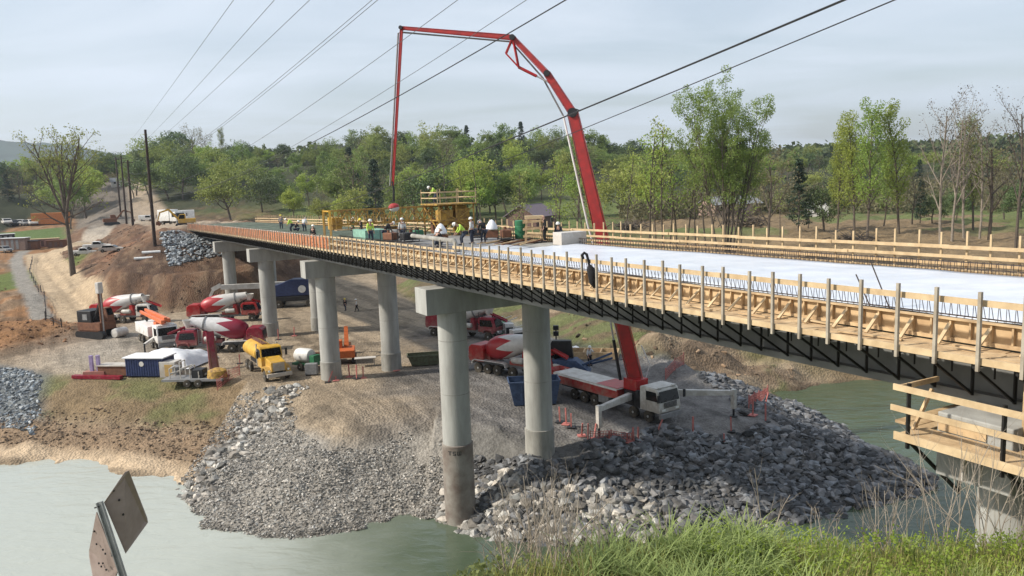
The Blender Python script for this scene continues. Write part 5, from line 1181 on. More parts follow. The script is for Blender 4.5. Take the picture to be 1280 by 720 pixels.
def crane():
    P = at(362,386)+Vector((0,2,0)); t = thing('mobile_crane', 'mobile crane with dark body and long pale lattice tipped boom resting low to the left', 'crane', P, R(6)); bpy.context.view_layer.update()
    MB().box(-4.2,5.4,-1.3,1.3,1.0,1.7).build('carrier', blackp, t, bevel=.06)
    for x in (-3.2,-1.8,2.6,4.0):
        for s in (-1,1): wheel(t, x, 1.1*s, .62, .45)
    MB().prism([(-2.6,1.75),(3.2,1.75),(3.2,3.0),(2.4,4.1),(.2,4.1),(-2.6,3.2)], -1.2, 1.2).build('superstructure', bluep, t, bevel=.08)
    c = MB().prism([(3.3,1.75),(5.0,1.75),(5.1,2.5),(4.7,3.6),(3.3,3.6)], -1.2, -.1).build('cab', blackp, t, bevel=.05); panel('window', [(3.5,-1.215,2.4),(4.85,-1.215,2.4),(4.6,-1.215,3.4),(3.5,-1.215,3.4)], glass, c)
    MB().lathe([(.0,0),(.55,.02),(.55,.06)], 14, Matrix.Translation((1.6,-1.26,2.7)) @ Matrix.Rotation(R(90),4,'X')).build('round_emblem', whitep, t)
    Y = P.y-.5; a = A(384,355,Y+1); b = A(276,359,Y-1); al = wpt(t, a); bl = wpt(t, b)
    mb = MB(); taper(mb, al, al.lerp(bl,.55), .7, 1.0, .7, .95, (0,0,1)); mb.build('boom_base', dirtywhite, t, bevel=.03)
    mb = MB(); taper(mb, al.lerp(bl,.54), bl, .5, .78, .5, .7, (0,0,1)); mb.build('boom_tip', dirtywhite, t, bevel=.03)
    MB().bar(bl+Vector((0,0,.3)), bl+Vector((-1.2,0,-.3)), .5, .6).bar(bl+Vector((-1.0,0,-.2)), bl+Vector((-1.6,0,-1.3)), .25, .35).build('boom_head', dirtywhite, t)
    MB().tube([bl+Vector((-1.7,0,-1.3)), bl+Vector((-1.7,0,-2.0))], .18, 8).build('hook_block', blackp, t)
    MB().bar((1.5,0,3.2), al.lerp(bl,.3)-Vector((0,0,.4)), .3).build('lift_ram', rimm, t)
crane()
def car(name, label, cat, P, rz, m, kind='sedan', group=None, k=1.):
    t = thing(name, label, cat, P, rz, group); t.scale = (k,)*3
    if kind == 'pickup': prof = [(-2.7,.45),(2.6,.45),(2.7,.75),(2.6,1.0),(1.25,1.12),(.55,1.72),(-.75,1.75),(-.95,1.15),(-2.7,1.15)]
    elif kind == 'van': prof = [(-2.6,.4),(2.4,.4),(2.5,.9),(1.9,1.3),(1.3,2.1),(-2.5,2.15),(-2.6,1.9)]
    else: prof = [(-2.2,.35),(2.2,.35),(2.3,.6),(2.1,.85),(1.1,.98),(.4,1.42),(-1.1,1.45),(-1.9,1.02),(-2.25,.95)]
    b = MB().prism(prof, -.92, .92).build('body', m, t, bevel=.06)
    top = prof[5][1] if kind != 'van' else 2.1; wz = {'pickup':(1.18,1.66,.45,1.1,-.7),'van':(1.35,2.0,1.35,1.8,-.2),'sedan':(1.0,1.38,.42,1.0,-1.5)}[kind]
    for s in (-1,1): panel('side_window', [(wz[4],.935*s,wz[0]),(wz[3]-.12,.935*s,wz[0]),(wz[2]-.05,.935*s,wz[1]),(wz[4]+.12,.935*s,wz[1])], glass, b)
    panel('windscreen', [(wz[3]+.08,-.78,wz[0]+.02),(wz[3]+.08,.78,wz[0]+.02),(wz[2]+.1,.74,wz[1]),(wz[2]+.1,-.74,wz[1])], glass, b, .05)
    for x in (-1.45,1.5):
        for s in (-1,1): wheel(t, x, .84*s, .36, .24)
    for s in (-1,1): MB().box(prof[2][0]-.06,prof[2][0]+.02,.68*s-.16,.68*s+.16,.66,.82).build('headlight', lampm, b)
    return t
car('pickup_truck', 'white pickup nearest the big old tree', 'pickup truck', at(106,320), R(12), whitep, 'pickup')
car('pickup_truck', 'white pickup parked behind the other one beside the big old tree', 'pickup truck', at(122,313), R(20), whitep, 'pickup')
car('parked_car', 'silver car at the edge of the pickup parking by the embankment', 'car', at(140,317), R(10), dirtywhite)
car('pickup_truck', 'grey pickup cut by the left edge beside the site sheds', 'pickup truck', at(6,316), R(-30), greyp, 'pickup')
for i, px in enumerate((9,17,25,33,41)):
    car('parked_car', ['white car at the left end of the far row by the orange container','dark car second in the far row by the orange container','white car in the middle of the far row by the orange container','grey car fourth in the far row by the orange container','white car right beside the orange container'][i], 'car', at(px,282), R(-50), [whitep,blackp,whitep,greyp,whitep][i], 'sedan', 'cars parked in the far row', 1.6)
def box_truck(label, px, py, rz, L=6):
    t = thing('box_truck', label, 'truck', at(px, py), rz); cabover(t, whitep); MB().box(-L-1,-1.1,-1.25,1.25,1.1,3.6).build('cargo_box', whitep, t, bevel=.04); MB().box(-L-.8,1,-.4,.4,.7,1.05).build('chassis', blackp, t)
    for x in (0,-L+.5):
        for s in (-1,1): wheel(t, x, 1.05*s)
box_truck('white box truck standing on the far approach above the abutment', 205, 281, R(200))
box_truck('white flat fronted truck right of the box truck on the far approach', 222, 281, R(-30), 4)
car('delivery_van', 'white van parked left of the box truck on the far approach', 'van', at(184,277), R(0), whitep, 'van')
def excavator(label, P, rz, m, k=1.):
    t = thing('excavator', label, 'excavator', P, rz); t.scale = (k,)*3
    for s in (-1,1): track(t, 1.15*s, 3.2, .85, .55)
    MB().box(-2.2,1.3,-1.3,1.3,.95,1.9).build('housing', m, t, bevel=.06)
    c = MB().prism([(-.2,1.0),(1.4,1.0),(1.35,2.2),(1.0,2.9),(-.2,2.9)], .3, 1.25).build('cab', m, t, bevel=.05); panel('window', [(1.42,.4,1.6),(1.38,1.15,1.6),(1.04,1.15,2.8),(1.04,.4,2.8)], glass, c); panel('window', [(.0,1.265,1.7),(1.3,1.265,1.7),(1.0,1.265,2.75),(.0,1.265,2.75)], glass, c)
    b = MB(); taper(b, (1.2,-.2,1.6), (3.2,-.2,4.0), .4,.6,.4,.5,(0,1,0)); taper(b, (3.2,-.2,4.0), (5.0,-.2,3.4), .4,.5,.3,.4,(0,1,0)); b.build('boom', m, t)
    b = MB(); taper(b, (5.0,-.2,3.5), (5.6,-.2,1.5), .3,.4,.2,.3,(0,1,0)); b.build('stick', m, t); MB().prism([(5.3,1.6),(5.9,1.4),(6.0,.8),(5.3,.5),(4.9,.8)], -.7, .3).build('bucket', rustm, t)
excavator('small dark excavator far up the dirt road beyond the big tree', at(140,281), R(30), rustm, 1.2)
excavator('orange excavator partly hidden behind the second column row', at(432,452), R(100), mat('loader_orange', (.50,.12,.03), .6), .75)
excavator('pale excavator working at the top of the abutment bank', at(232,283), R(200), yellowp, .9)
# ================================================================== PEOPLE
def skinned(name, nodes, edges, m, par, root=0, sub=1):
    me = bpy.data.meshes.new(name); me.from_pydata([n[0] for n in nodes], edges, []); me.materials.append(m)
    o = bpy.data.objects.new(name, me); COL.objects.link(o)
    if par is not None: o.parent = par
    sk = o.modifiers.new('skin', 'SKIN'); sk.use_smooth_shade = True
    for i, n in enumerate(nodes): me.skin_vertices[0].data[i].radius = (n[1], n[1] if len(n) < 3 else n[2]); me.skin_vertices[0].data[i].use_root = (i == root)
    ss = o.modifiers.new('sub', 'SUBSURF'); ss.levels = ss.render_levels = sub
    return o
def person(label, P, rz, pose='stand', top=hivis, pants=jeans, hat=hatw, group=None, k=1.):
    t = thing('person', label, 'person', P, rz, group); t.scale = (k,)*3; V = Vector
    if pose == 'bend': hip, chest, neck, head = V((-.22,0,.9)), V((.10,0,1.22)), V((.30,0,1.34)), V((.42,0,1.38))
    elif pose == 'crouch': hip, chest, neck, head = V((-.15,0,.42)), V((.02,0,.82)), V((.12,0,1.0)), V((.2,0,1.1))
    else: hip, chest, neck, head = V((0,0,.93)), V((.02,0,1.32)), V((.03,0,1.5)), V((.05,0,1.6))
    hd = (head-neck).normalized(); crown = head+hd*.12
    N = [(hip,.15,.12)]; E = []; tp = []; pn = []
    def add(p, r, par, r2=None): N.append((p, r) if r2 is None else (p, r, r2)); E.append((par, len(N)-1)); return len(N)-1
    w = add(hip.lerp(chest,.5), .13, 0, .105); c = add(chest, .15, w, .11); n = add(neck, .055, c); h = add(head, .085, n, .098); add(crown, .075, h, .085)
    sh = {}; lim = []
    for s in (-1, 1):
        S = chest+V((0,.17*s,.09)); 
        if pose == 'bend': EL, WR = S+V((.08,.06*s,-.28)), S+V((.28,.0,-.5))
        elif pose == 'crouch': EL, WR = S+V((.12,.07*s,-.24)), S+V((.36,.0,-.3))
        elif pose == 'reach' and s > 0: EL, WR = S+V((.20,.06,-.16)), S+V((.42,.05,-.08))
        else: EL, WR = S+V((-.02,.07*s,-.29)), S+V((.12,.05*s,-.53))
        a = add(S, .062, c); b = add(EL, .043, a); d = add(WR, .03, b); dirh = (WR-EL).normalized(); pm = add(WR+dirh*.07, .028, d, .036)
        side = dirh.cross(V((0,0,1))); side = side.normalized() if side.length > .1 else V((0,1,0))
        for j in range(4): f1 = add(WR+dirh*.12+side*(.03-.02*j), .0095, pm); add(WR+dirh*(.17-.008*abs(j-1))+side*(.032-.021*j)+V((.015,0,-.02)), .008, f1)
        th = add(WR+dirh*.05+side*.045, .011, d); add(WR+dirh*.09+side*.065, .009, th)
        H = hip+V((0,.095*s,-.06))
        if pose == 'crouch': KN, AN = V((.28,.16*s,.46)), V((.06,.15*s,.09))
        elif pose == 'walk': KN, AN = V((.12*s,.1*s,.5)), V((.24*s-.05,.1*s,.09))
        else: KN, AN = V((.05,.12*s,.5)), V((0,.13*s,.09))
        q = add(H, .09, 0); kk = add(KN, .062, q); an = add(AN, .04, kk); add(AN+V((.15,0,-.045)), .038, an)
        lim.append((S, EL, WR, H, KN, AN))
    b = skinned('body', N, E, skin, t)
    # clothing
    N2 = [(hip+V((0,0,.02)),.172,.14),(hip.lerp(chest,.5),.158,.13),(chest,.175,.135),(chest+(neck-chest)*.45,.10,.09)]; E2 = [(0,1),(1,2),(2,3)]
    for (S, EL, WR, H, KN, AN) in lim: k0 = len(N2); N2 += [(S,.080),(EL,.060),(EL.lerp(WR,.8),.045)]; E2 += [(2,k0),(k0,k0+1),(k0+1,k0+2)]
    skinned('jacket', N2, E2, top, t)
    N3 = [(hip,.170,.138)]; E3 = []
    for (S, EL, WR, H, KN, AN) in lim: k0 = len(N3); N3 += [(H,.112),(KN,.082),(AN+V((0,0,.03)),.062)]; E3 += [(0,k0),(k0,k0+1),(k0+1,k0+2)]
    skinned('trousers', N3, E3, pants, t)
    bo = MB()
    for l in lim: bo.box(l[5].x-.09, l[5].x+.2, l[5].y-.055, l[5].y+.055, 0, .11)
    for i, l in enumerate(lim): MB().box(l[5].x-.09, l[5].x+.2, l[5].y-.055, l[5].y+.055, 0, .11).build('boot', blackp, t, bevel=.03)
    if hat:
        M = Matrix.Translation(head+hd*.045) @ hd.to_track_quat('Z','Y').to_matrix().to_4x4()
        MB().lathe([(.155,.0),(.15,.015),(.125,.02),(.12,.07),(.09,.12),(.03,.145),(.001,.147)], 16, M).build('hard_hat', hat, t, smooth=50)
    f = MB(); fx = V((hd.z, 0, -hd.x)); c0 = head+fx*.088
    f2 = MB()
    for s in (-1, 1): f2.box(c0.x-.008, c0.x+.008, .032*s-.012, .032*s+.012, c0.z+.005, c0.z+.02)
    f2.box(c0.x-.006, c0.x+.008, -.022, .022, c0.z-.052, c0.z-.044).build('face_features', blackp, b)
    MB().add([(c0.x-.01,-.012,c0.z-.02),(c0.x-.01,.012,c0.z-.02),(c0.x+.028,0,c0.z-.022),(c0.x-.005,0,c0.z+.018)], [(0,1,2),(0,2,3),(1,3,2),(0,3,1)]).build('nose', skin, b)
    return t
def deckp(px, n, py=None):      # deck point on line n seen at photo column px
    d = ray(px, 290); k = n/d.dot(BN); P = d*k; s = P.dot(BU); return BP(s, n, DZ(s)+.13), s
def dperson(px, n, label, rz, *a, **k):
    P, s = deckp(px, n); P.z = DZ(s)+k.pop('up', .02); return person(label, P, rz, *a, **k)
dperson(577, 21.5, 'worker in lime hi-vis jacket bending beside the white hooded machine', R(200), 'bend')
dperson(590, 22.6, 'worker with white hard hat just right of the lime jacket', R(160), 'stand', whitecl, jeans, hatw)
dperson(604, 23.4, 'dark clothed worker behind the timber skids on the deck', R(120), 'bend', darkcl, jeans, hatw)
dperson(681, 26.2, 'dark clothed worker standing right of the timber stand', R(190), 'stand', darkcl, darkcl, None)
dperson(698, 27.3, 'worker in white hard hat seen behind the white board', R(250), 'stand', jeans, jeans, hatw, up=-.5)
dperson(547, 19.8, 'crouching worker beneath the white hooded machine', R(40), 'crouch', darkcl, jeans, hatw)
dperson(484, 19.6, 'worker in white hard hat left of the hooded machine', R(20), 'bend', darkcl, jeans, hatw)
dperson(503, 20.3, 'worker in pale shirt between the truss and the hooded machine', R(100), 'stand', whitecl, jeans, hatw)
dperson(452, 18.9, 'worker in dark clothes under the middle of the yellow truss', R(200), 'stand', darkcl, jeans, haty)
dperson(441, 19.3, 'green jacketed worker under the left half of the yellow truss', R(20), 'stand', greenp, jeans, hatw)
dperson(463, 18.4, 'worker at the near rail below the truss', R(300), 'stand', hivis, jeans, hatw)
dperson(391, 16.95, 'worker in dark clothes standing on the orange fenced walkway', R(60), 'stand', darkcl, darkcl, hatw, up=-.48)
dperson(371, 20.0, 'crouching worker tying bars left of the truss', R(0), 'crouch', darkcl, jeans, hatw)
dperson(364, 19.6, 'worker in lime jacket tying bars left of the truss', R(180), 'bend', hivis, jeans, hatw)
dperson(381, 20.5, 'worker in white shirt bending over the green bars', R(90), 'bend', whitecl, jeans, hatw)
dperson(352, 20.8, 'worker in grey farthest along the green bars', R(90), 'stand', greyp, jeans, haty)
dperson(545, 27.2, 'worker in lime jacket standing on the yellow tower platform', R(200), 'bend', hivis, jeans, hatw, up=2.55)
person('left one of two workers walking on the yard beyond the second columns', at(432,389), R(250), 'walk', darkcl, jeans, haty)
person('right one of two workers walking on the yard beyond the second columns', at(446,389), R(200), 'walk', whitecl, darkcl, hatw)
person('worker in white shirt standing on the red deck of the pump truck', at(738,478)+Vector((0,.4,1.3)), R(300), 'reach', whitecl, darkcl, hatw)
person('worker standing by the boxes and drums at the left yard edge', at(212,466), R(200), 'stand', maroon, jeans, hatw)
# ================================================================== DECK EQUIPMENT
rustyel = mat('rusty_yellow_paint', (.50,.31,.06), .7, scale=4, col2=(.15,.085,.04), detail=8.)
def putw(t, mb, name, m, par=None, **k):
    iv = Matrix.Translation(-t.location); mb.v = [tuple(iv @ Vector(v)) for v in mb.v]; return mb.build(name, m, par or t, **k)
def finishing_machine():
    s = 61.; d = DZ(s); t = thing('finishing_machine', 'long yellow lattice truss machine spanning the deck at the concrete pour', 'paving machine', BP(s, 22, d))
    for ss in (s-.7, s+.7):
        mb = MB()
        for z in (1.3, 2.4): mb.bar(BP(ss,16.9,d+z), BP(ss,28.1,d+z), .12, .10)
        putw(t, mb, 'chord', rustyel)
        mb = MB(); n = 16.9; k = 0
        while n < 28.0:
            mb.bar(BP(ss,n,d+1.3), BP(ss,n,d+2.4), .08); mb.bar(BP(ss,n,d+(1.3 if k % 2 else 2.4)), BP(ss,n+.7,d+(2.4 if k % 2 else 1.3)), .07); n += .7; k += 1
        putw(t, mb, 'truss_web', rustyel)
    for n in (16.9, 28.0):
        mb = MB()
        for ss in (s-.9, s+.9): mb.bar(BP(ss,n,d-.55 if n < 20 else d-.55), BP(ss,n,d+2.5), .16)
        mb.bar(BP(s-1.2,n,d+.15), BP(s+1.2,n,d+.15), .2).bar(BP(s-.9,n,d+2.4), BP(s+.9,n,d+2.4), .1); putw(t, mb, 'end_leg', yellowp)
    mb = MB(); bbox(mb, s-.6, s+.6, 17.1, 17.9, d+.95, d+1.9); putw(t, mb, 'engine_box', yellowp, bevel=.05)
    mb = MB(); bbox(mb, s-1.4, s-.8, 17.2, 27.6, d+.93, d+1.0); putw(t, mb, 'walk_plank', wood)
    mb = MB(); mb.bar(BP(s-1.4,17.2,d+2.0), BP(s-1.4,27.6,d+2.0), .05)
    for k in range(12): mb.bar(BP(s-1.4,17.2+.94*k,d+1.0), BP(s-1.4,17.2+.94*k,d+2.0), .05)
    putw(t, mb, 'hand_rail', rustyel)
    c = MB(); bbox(c, s-.7, s+.7, 21.4, 23.0, d+.35, d+1.0); putw(t, c, 'carriage', rustyel)
    for n in (21.6, 22.2, 22.8): c = MB(); c.tube([BP(s-.8,n,d+.22), BP(s+.8,n,d+.22)], .18, 14); putw(t, c, 'roller', rimm, smooth=40)
finishing_machine()
def tower():
    P, s = deckp(562, 26.4); d = DZ(s); t = thing('work_tower', 'tall rusty yellow machine tower with railed platform on top at the far deck edge', 'work tower', BP(s, 26.4, d))
    n0, n1, s0, s1 = 24.9, 27.9, s-1.5, s+1.5
    for a in (s0, s1):
        for b in (n0, (n0+n1)/2, n1): putw(t, MB().bar(BP(a,b,d-.1), BP(a,b,d+2.5), .13), 'upright', rustyel)
    mb = MB()
    for a in (s0, s1):
        mb.bar(BP(a,n0,d+.3), BP(a,n1,d+2.3), .08).bar(BP(a,n1,d+.3), BP(a,n0,d+2.3), .08).bar(BP(a,n0,d+1.3), BP(a,n1,d+1.3), .1)
    for b in (n0, n1): mb.bar(BP(s0,b,d+.3), BP(s1,b,d+2.3), .08).bar(BP(s0,b,d+1.3), BP(s1,b,d+1.3), .1)
    putw(t, mb, 'bracing', rustyel)
    mb = MB(); bbox(mb, s0-.2, s1+.2, n0-.2, n1+.2, d+2.5, d+2.6); putw(t, mb, 'platform_floor', rustyel)
    mb = MB()
    for a in (s0-.15, s1+.15):
        for z in (3.05, 3.5): mb.bar(BP(a,n0-.15,d+z), BP(a,n1+.15,d+z), .07)
        for b in (n0-.15, (n0+n1)/2, n1+.15): mb.bar(BP(a,b,d+2.6), BP(a,b,d+3.75), .07)
    for b in (n0-.15, n1+.15):
        for z in (3.05, 3.5): mb.bar(BP(s0-.15,b,d+z), BP(s1+.15,b,d+z), .07)
    putw(t, mb, 'platform_rail', wood_pale)
    for (a, b, c, e, z0, z1, m) in ((s0+.2, s0+1.2, n0+.2, n0+1.3, .9, 2.1, rustyel), (s1-1.1, s1-.2, n0+.4, n0+1.5, .2, 1.4, rustm), (s0+.3, s0+1.3, n1-1.3, n1-.2, .4, 2.2, rustyel), (s-.5, s+.4, n1-1.0, n1-.1, 1.4, 2.4, yellowp)):
        mb = MB(); bbox(mb, a, b, c, e, d+z0, d+z1); putw(t, mb, 'machinery_box', m, bevel=.05)
tower()
def hood(px, n, label, zo=0.):
    P, s = deckp(px, n); t = thing('hooded_vibrator', label, 'machine', P); t.scale = (.75,.75,.62); MB().lathe([(.05,2.15),(.22,2.0),(.5,1.45),(.55,1.1),(.4,1.02),(.05,1.0)], 18).build('white_hood', tarp, t, smooth=50)
    MB().box(-.6,.6,-.45,.45,.15,.95).build('motor_box', rustm, t, bevel=.06)
    for x in (-.5,.5):
        for y in (-.4,.4): MB().bar((x,y,-.12),(x,y,.3),.08).build('leg', blackp, t)
    MB().bar((-.9,-.3,.7),(.9,-.3,.9),.06).bar((-.9,.3,.7),(.9,.3,.9),.06).build('handle_bar', rustyel, t)
hood(551, 20.8, 'white hooded machine in front of the yellow tower'); hood(615, 25.2, 'second white hooded machine right of the workers, near the far rail')
def timber_stand():
    P, s = deckp(668, 26.0); t = thing('timber_stand', 'stand of crossed timbers beside the green barrel on the deck', 'timber stand', P); 
    for x in (-.6,.6):
        for y in (-.5,.5): MB().bar((x,y,-.12),(x*.8,y*.8,1.35),.12).build('leg', wood, t)
    for z in (.3,.75,1.2):
        MB().bar((-.75,-.5,z),(.75,-.5,z+.1),.1,.14).build('crosspiece', wood, t); MB().bar((-.75,.5,z+.05),(.75,.5,z),.1,.14).build('crosspiece', wood, t)
    MB().box(-.6,.6,-.35,.35,1.4,1.6).build('top_plank', wood_pale, t)
    P, s = deckp(651, 25.6); b = MB().lathe([(.26,0),(.3,.03),(.31,.3),(.29,.32),(.31,.34),(.31,.62),(.29,.64),(.3,.9),(.26,.93)], 22).build('barrel', greenp, smooth=40); b.location = P+Vector((0,0,.1)); b.scale=(1.3,1.3,1.3); tag(b, 'green barrel standing left of the timber stand', 'barrel')
    P, s = deckp(712, 26.2); bx = MB().box(-.9,.9,-.5,.5,0,.75).build('crate', whitep, bevel=.02); bx.location = P-Vector((0,0,.1)); bx.rotation_euler = (0,0,BA+R(0)); tag(bx, 'white box standing on the far corner of the curing sheet', 'box')
    rnd = random.Random(8)
    for i in range(9):
        P, s = deckp(615+i*7, 24.0+.2*i); q = BP(s-.6-.15*i, 22.6+.35*(i % 4), DZ(s)+.06+.05*(i % 2)); r_ = BP(s+.8, 25.6+.15*i, DZ(s)+.12+.03*(i % 3))
        o = MB().bar(q, r_, .1, .08).build('timber_skid', [wood, wood_pale, rustm][i % 3]); tag(o, ['pale','light tan','rusty brown'][(i+0) % 3]+' loose timber lying crosswise on the deck right of the workers', 'timber', 'loose timbers on the deck')
    P, s = deckp(545, 18.9); o = MB().tube([BP(s+3.4,18.7,DZ(s)+.75), BP(s-2.6,18.9,DZ(s)+.7), BP(s-3.1,18.9,DZ(s)+.1)], .14, 10).build('placing_pipe', conc_old, smooth=40); tag(o, 'thick pale pipe lying level above the near deck edge', 'pipe')
    P, s = deckp(455, 18.8); o = MB(); bbox(o, s-1.5, s+1.5, 18.4, 20.2, DZ(s)+.15, DZ(s)+.95); o = o.build('bundled_panels', mat('pale_green_panel', (.22,.40,.32), .7)); tag(o, 'pale green stacked panels under the yellow truss', 'panel stack')
    for i, (px, n, m) in enumerate(((478,20.2,whitep),(495,20.8,whitep),(510,19.5,blackp),(520,21.2,greenp),(597,24.6,blackp),(632,24.6,rustm),(470,21.0,rustyel),(488,18.8,rustm))):
        P, s = deckp(px, n); t = thing('generator', ['white generator on a frame at the right end of the truss','second white generator right of the truss end','black pump unit left of the hooded machine','green pump unit left of the hooded machine','black unit behind the bending workers','rusty unit between hooded machine and green barrel','yellow unit under the right end of the truss','small rusty unit at the near deck edge'][i], 'generator', P, R(20*i))
        MB().box(-.5,.5,-.32,.32,.25,.75).build('housing', m, t, bevel=.07); MB().box(-.6,.6,-.4,.4,.1,.16).bar((-.6,-.4,.1),(-.6,-.4,.95),.04).bar((.6,-.4,.1),(.6,-.4,.95),.04).bar((-.6,-.4,.95),(.6,-.4,.95),.04).bar((-.6,.4,.1),(-.6,.4,.95),.04).bar((.6,.4,.1),(.6,.4,.95),.04).bar((-.6,.4,.95),(.6,.4,.95),.04).build('tube_frame', blackp, t)
        MB().lathe([(.1,0),(.1,.18)], 10, Matrix.Translation((.2,0,.75))).build('exhaust', rustm, t)
timber_stand()
# ================================================================== YARD EQUIPMENT
def yard():
    c = at(180,471); c2 = at(203,471); rz = ground_rz(c, c2)
    t = thing('container', 'low navy container with white round mark at the left yard edge', 'container', at(182,472), rz)
    MB().box(-1.9,1.9,-.1,1.9,.1,1.8).build('shell', bluep, t, bevel=.03); r = MB(); [r.box(-1.85+.25*k,-1.75+.25*k,-.135,-.1,.2,1.7) for k in range(15)]; r.build('side_ribs', bluep, t)
    MB().lathe([(.24,0),(.24,.03)], 20, Matrix.Translation((-.2,-.14,1.3)) @ Matrix.Rotation(R(90),4,'X')).build('round_emblem', whitep, t)
    MB().box(-2.1,2.1,-.25,2.0,1.82,1.92).build('white_lid', tarp, t)
    MB().box(-1.9,-1.6,0,1.8,0,.1).box(1.6,1.9,0,1.8,0,.1).build('skid', rustm, t)
    # crumpled tarp over a stockpile behind it
    P = at(197,464)+Vector((0,2.6,0)); rnd = random.Random(4); n = 34; vs = []; fs = []
    for i in range(n+1):
        for j in range(n+1):
            u = i/n*2-1; v = j/n*2-1; e = max(abs(u), abs(v)); h = 1.5*(1-e**2.4)+.45*(float(fbm(np.array([u*3+5]), np.array([v*3]), 4)[0])-.5)*(1 if e < .97 else .2)
            vs.append((P.x+u*3.6+v*.5, P.y+v*2.6, P.z+.05+max(0, h)))
    for i in range(n):
        for j in range(n): a = i*(n+1)+j; fs.append((a, a+n+1, a+n+2, a+1))
    o = MB().add(vs, fs).build('tarp', mat('crumpled_white_tarp', (.70,.71,.73), .45, vary=.06, scale=1.5, bump=.5, bscale=2.2)); o.data.shade_smooth(); tag(o, 'crumpled white tarp heaped over a stockpile behind the navy container', 'tarp')
    t = thing('crate', 'brown plywood crate with pale lid left of the navy container', 'crate', at(141,472), rz); MB().box(-1.5,1.5,0,1.3,.1,1.0).build('crate_body', rustm, t, bevel=.02); MB().box(-1.6,1.6,-.1,1.4,1.0,1.08).build('lid', dirtywhite, t)
    t = thing('shed_box', 'small grey site box with yellow door right of the navy container', 'site box', at(210,473), rz); MB().box(-.8,.8,0,1.2,0,1.5).build('box_shell', dirtywhite, t, bevel=.03); MB().box(-.25,.55,-.03,-.003,.15,1.25).build('door', yellowp, t)
    t = thing('trash_bin', 'dark grey bin in front of the yellow door box', 'bin', at(222,475), rz); MB().lathe([(.35,0),(.42,1.2),(.46,1.25),(.1,1.4)], 16).build('bin_body', greyp, t, smooth=40)
    t = thing('equipment_trailer', 'grey flat trailer loaded with pipework at the head of the gravel fan', 'trailer', at(246,481), rz+R(5)); MB().box(-2.8,2.8,-.9,.9,.5,.7).build('trailer_bed', greyp, t)
    for x in (-.4,.6):
        for s in (-1,1): wheel(t, x, .95*s, .34, .22)
    for i, (x, h) in enumerate(((-2.2,1.6),(-1.2,2.2),(-.3,1.7),(.5,1.3))): MB().bar((x,-.5,.7),(x,-.5,h),.08).bar((x,.5,.7),(x,.5,h),.08).bar((x,-.5,h),(x,.5,h),.08).bar((x,-.5,h*.7),(x+.8,.3,h*.8),.14).build('rack', dirtywhite, t)
    MB().box(-.2,.9,-.5,.5,.7,1.5).build('black_tank', blackp, t, bevel=.08); MB().lathe([(.9,.7),(.8,1.3),(.3,1.5)], 14, Matrix.Translation((2.0,0,0))).build('yellow_hopper', rustyel, t, smooth=40)
    # maroon inclined chute standing beside the trailer
    t = thing('loading_chute', 'tall maroon steel chute standing in front of the maroon mixer', 'chute', at(268,462), R(-60)); mb = MB(); taper(mb, (0,0,.1), (-.9,0,3.6), .9,.3,.7,.25,(1,0,0)); mb.build('chute_body', maroon, t); MB().bar((.6,.3,0),(-.7,.3,3.0),.1).bar((.6,-.3,0),(-.7,-.3,3.0),.1).build('support', rustm, t)
    # low red platform with a pair of pale posts
    a = at(92,474); b = at(152,474); o = MB().bar(a+Vector((0,0,.2)), b+Vector((0,0,.2)), .5, .3).build('red_girder', maroon); tag(o, 'long low red steel girder lying on the yard edge left of the crate', 'girder')
    t = thing('bollard_pair', 'two pale purple posts on a red base standing on the yard edge', 'posts', at(120,471)); 
    for x in (-.3,.35): MB().box(x-.14,x+.14,-.15,.15,0,2.0).build('post', mat('pale_purple_paint', (.36,.28,.46), .6), t)
    MB().box(-1.0,1.0,-.4,.4,0,.5).build('base', redp, t)
    # stockpile bank of soil behind
    # white tank trailer and boxes near the second column
    t = thing('tank_trailer', 'small white and green tank on wheels left of the nearest second row column', 'tank', at(382,462), R(-30)); MB().lathe([(.05,-.95),(.6,-.85),(.68,-.6),(.68,.6),(.6,.85),(.05,.95)], 20, Matrix.Translation((0,0,1.35)) @ Matrix.Rotation(R(90),4,'Y')).build('tank_shell', whitep, t, smooth=40)
    MB().box(-1.2,1.4,-.5,.5,.45,.65).build('frame', greenp, t); MB().box(1.0,1.6,-.45,.45,.6,1.5).build('pump_box', greenp, t, bevel=.04)
    for s in (-1,1): wheel(t, 0, .62*s, .36, .22)
    t = thing('control_box', 'grey control box standing in front of the white tank trailer', 'control box', at(390,469), 0); MB().box(-.55,.55,-.3,.3,.1,1.1).build('cabinet', greyp, t, bevel=.04); MB().box(-.5,-.4,-.25,.25,0,.1).box(.4,.5,-.25,.25,0,.1).build('foot', blackp, t)
    t = thing('pipe_rack', 'small red rack of pipes between the tank trailer and the column', 'rack', at(399,460), 0); 
    for z in (.4,.9,1.4): MB().bar((-.6,0,z),(.8,0,z),.12).bar((-.6,.3,z),(.8,.3,z),.1).build('pipe', rustm, t)
    MB().bar((-.5,0,0),(-.5,0,1.6),.1).bar((.7,0,0),(.7,0,1.6),.1).build('stand', redp, t)
    t = thing('work_table', 'pale topped table behind the short posts right of the second column', 'table', at(457,458), R(10)); MB().box(-1.0,1.0,-.4,.4,.75,.82).build('table_top', whitep, t)
    for x in (-.85,.85):
        for y in (-.3,.3): MB().bar((x,y,0),(x,y,.75),.06).build('leg', greyp, t)
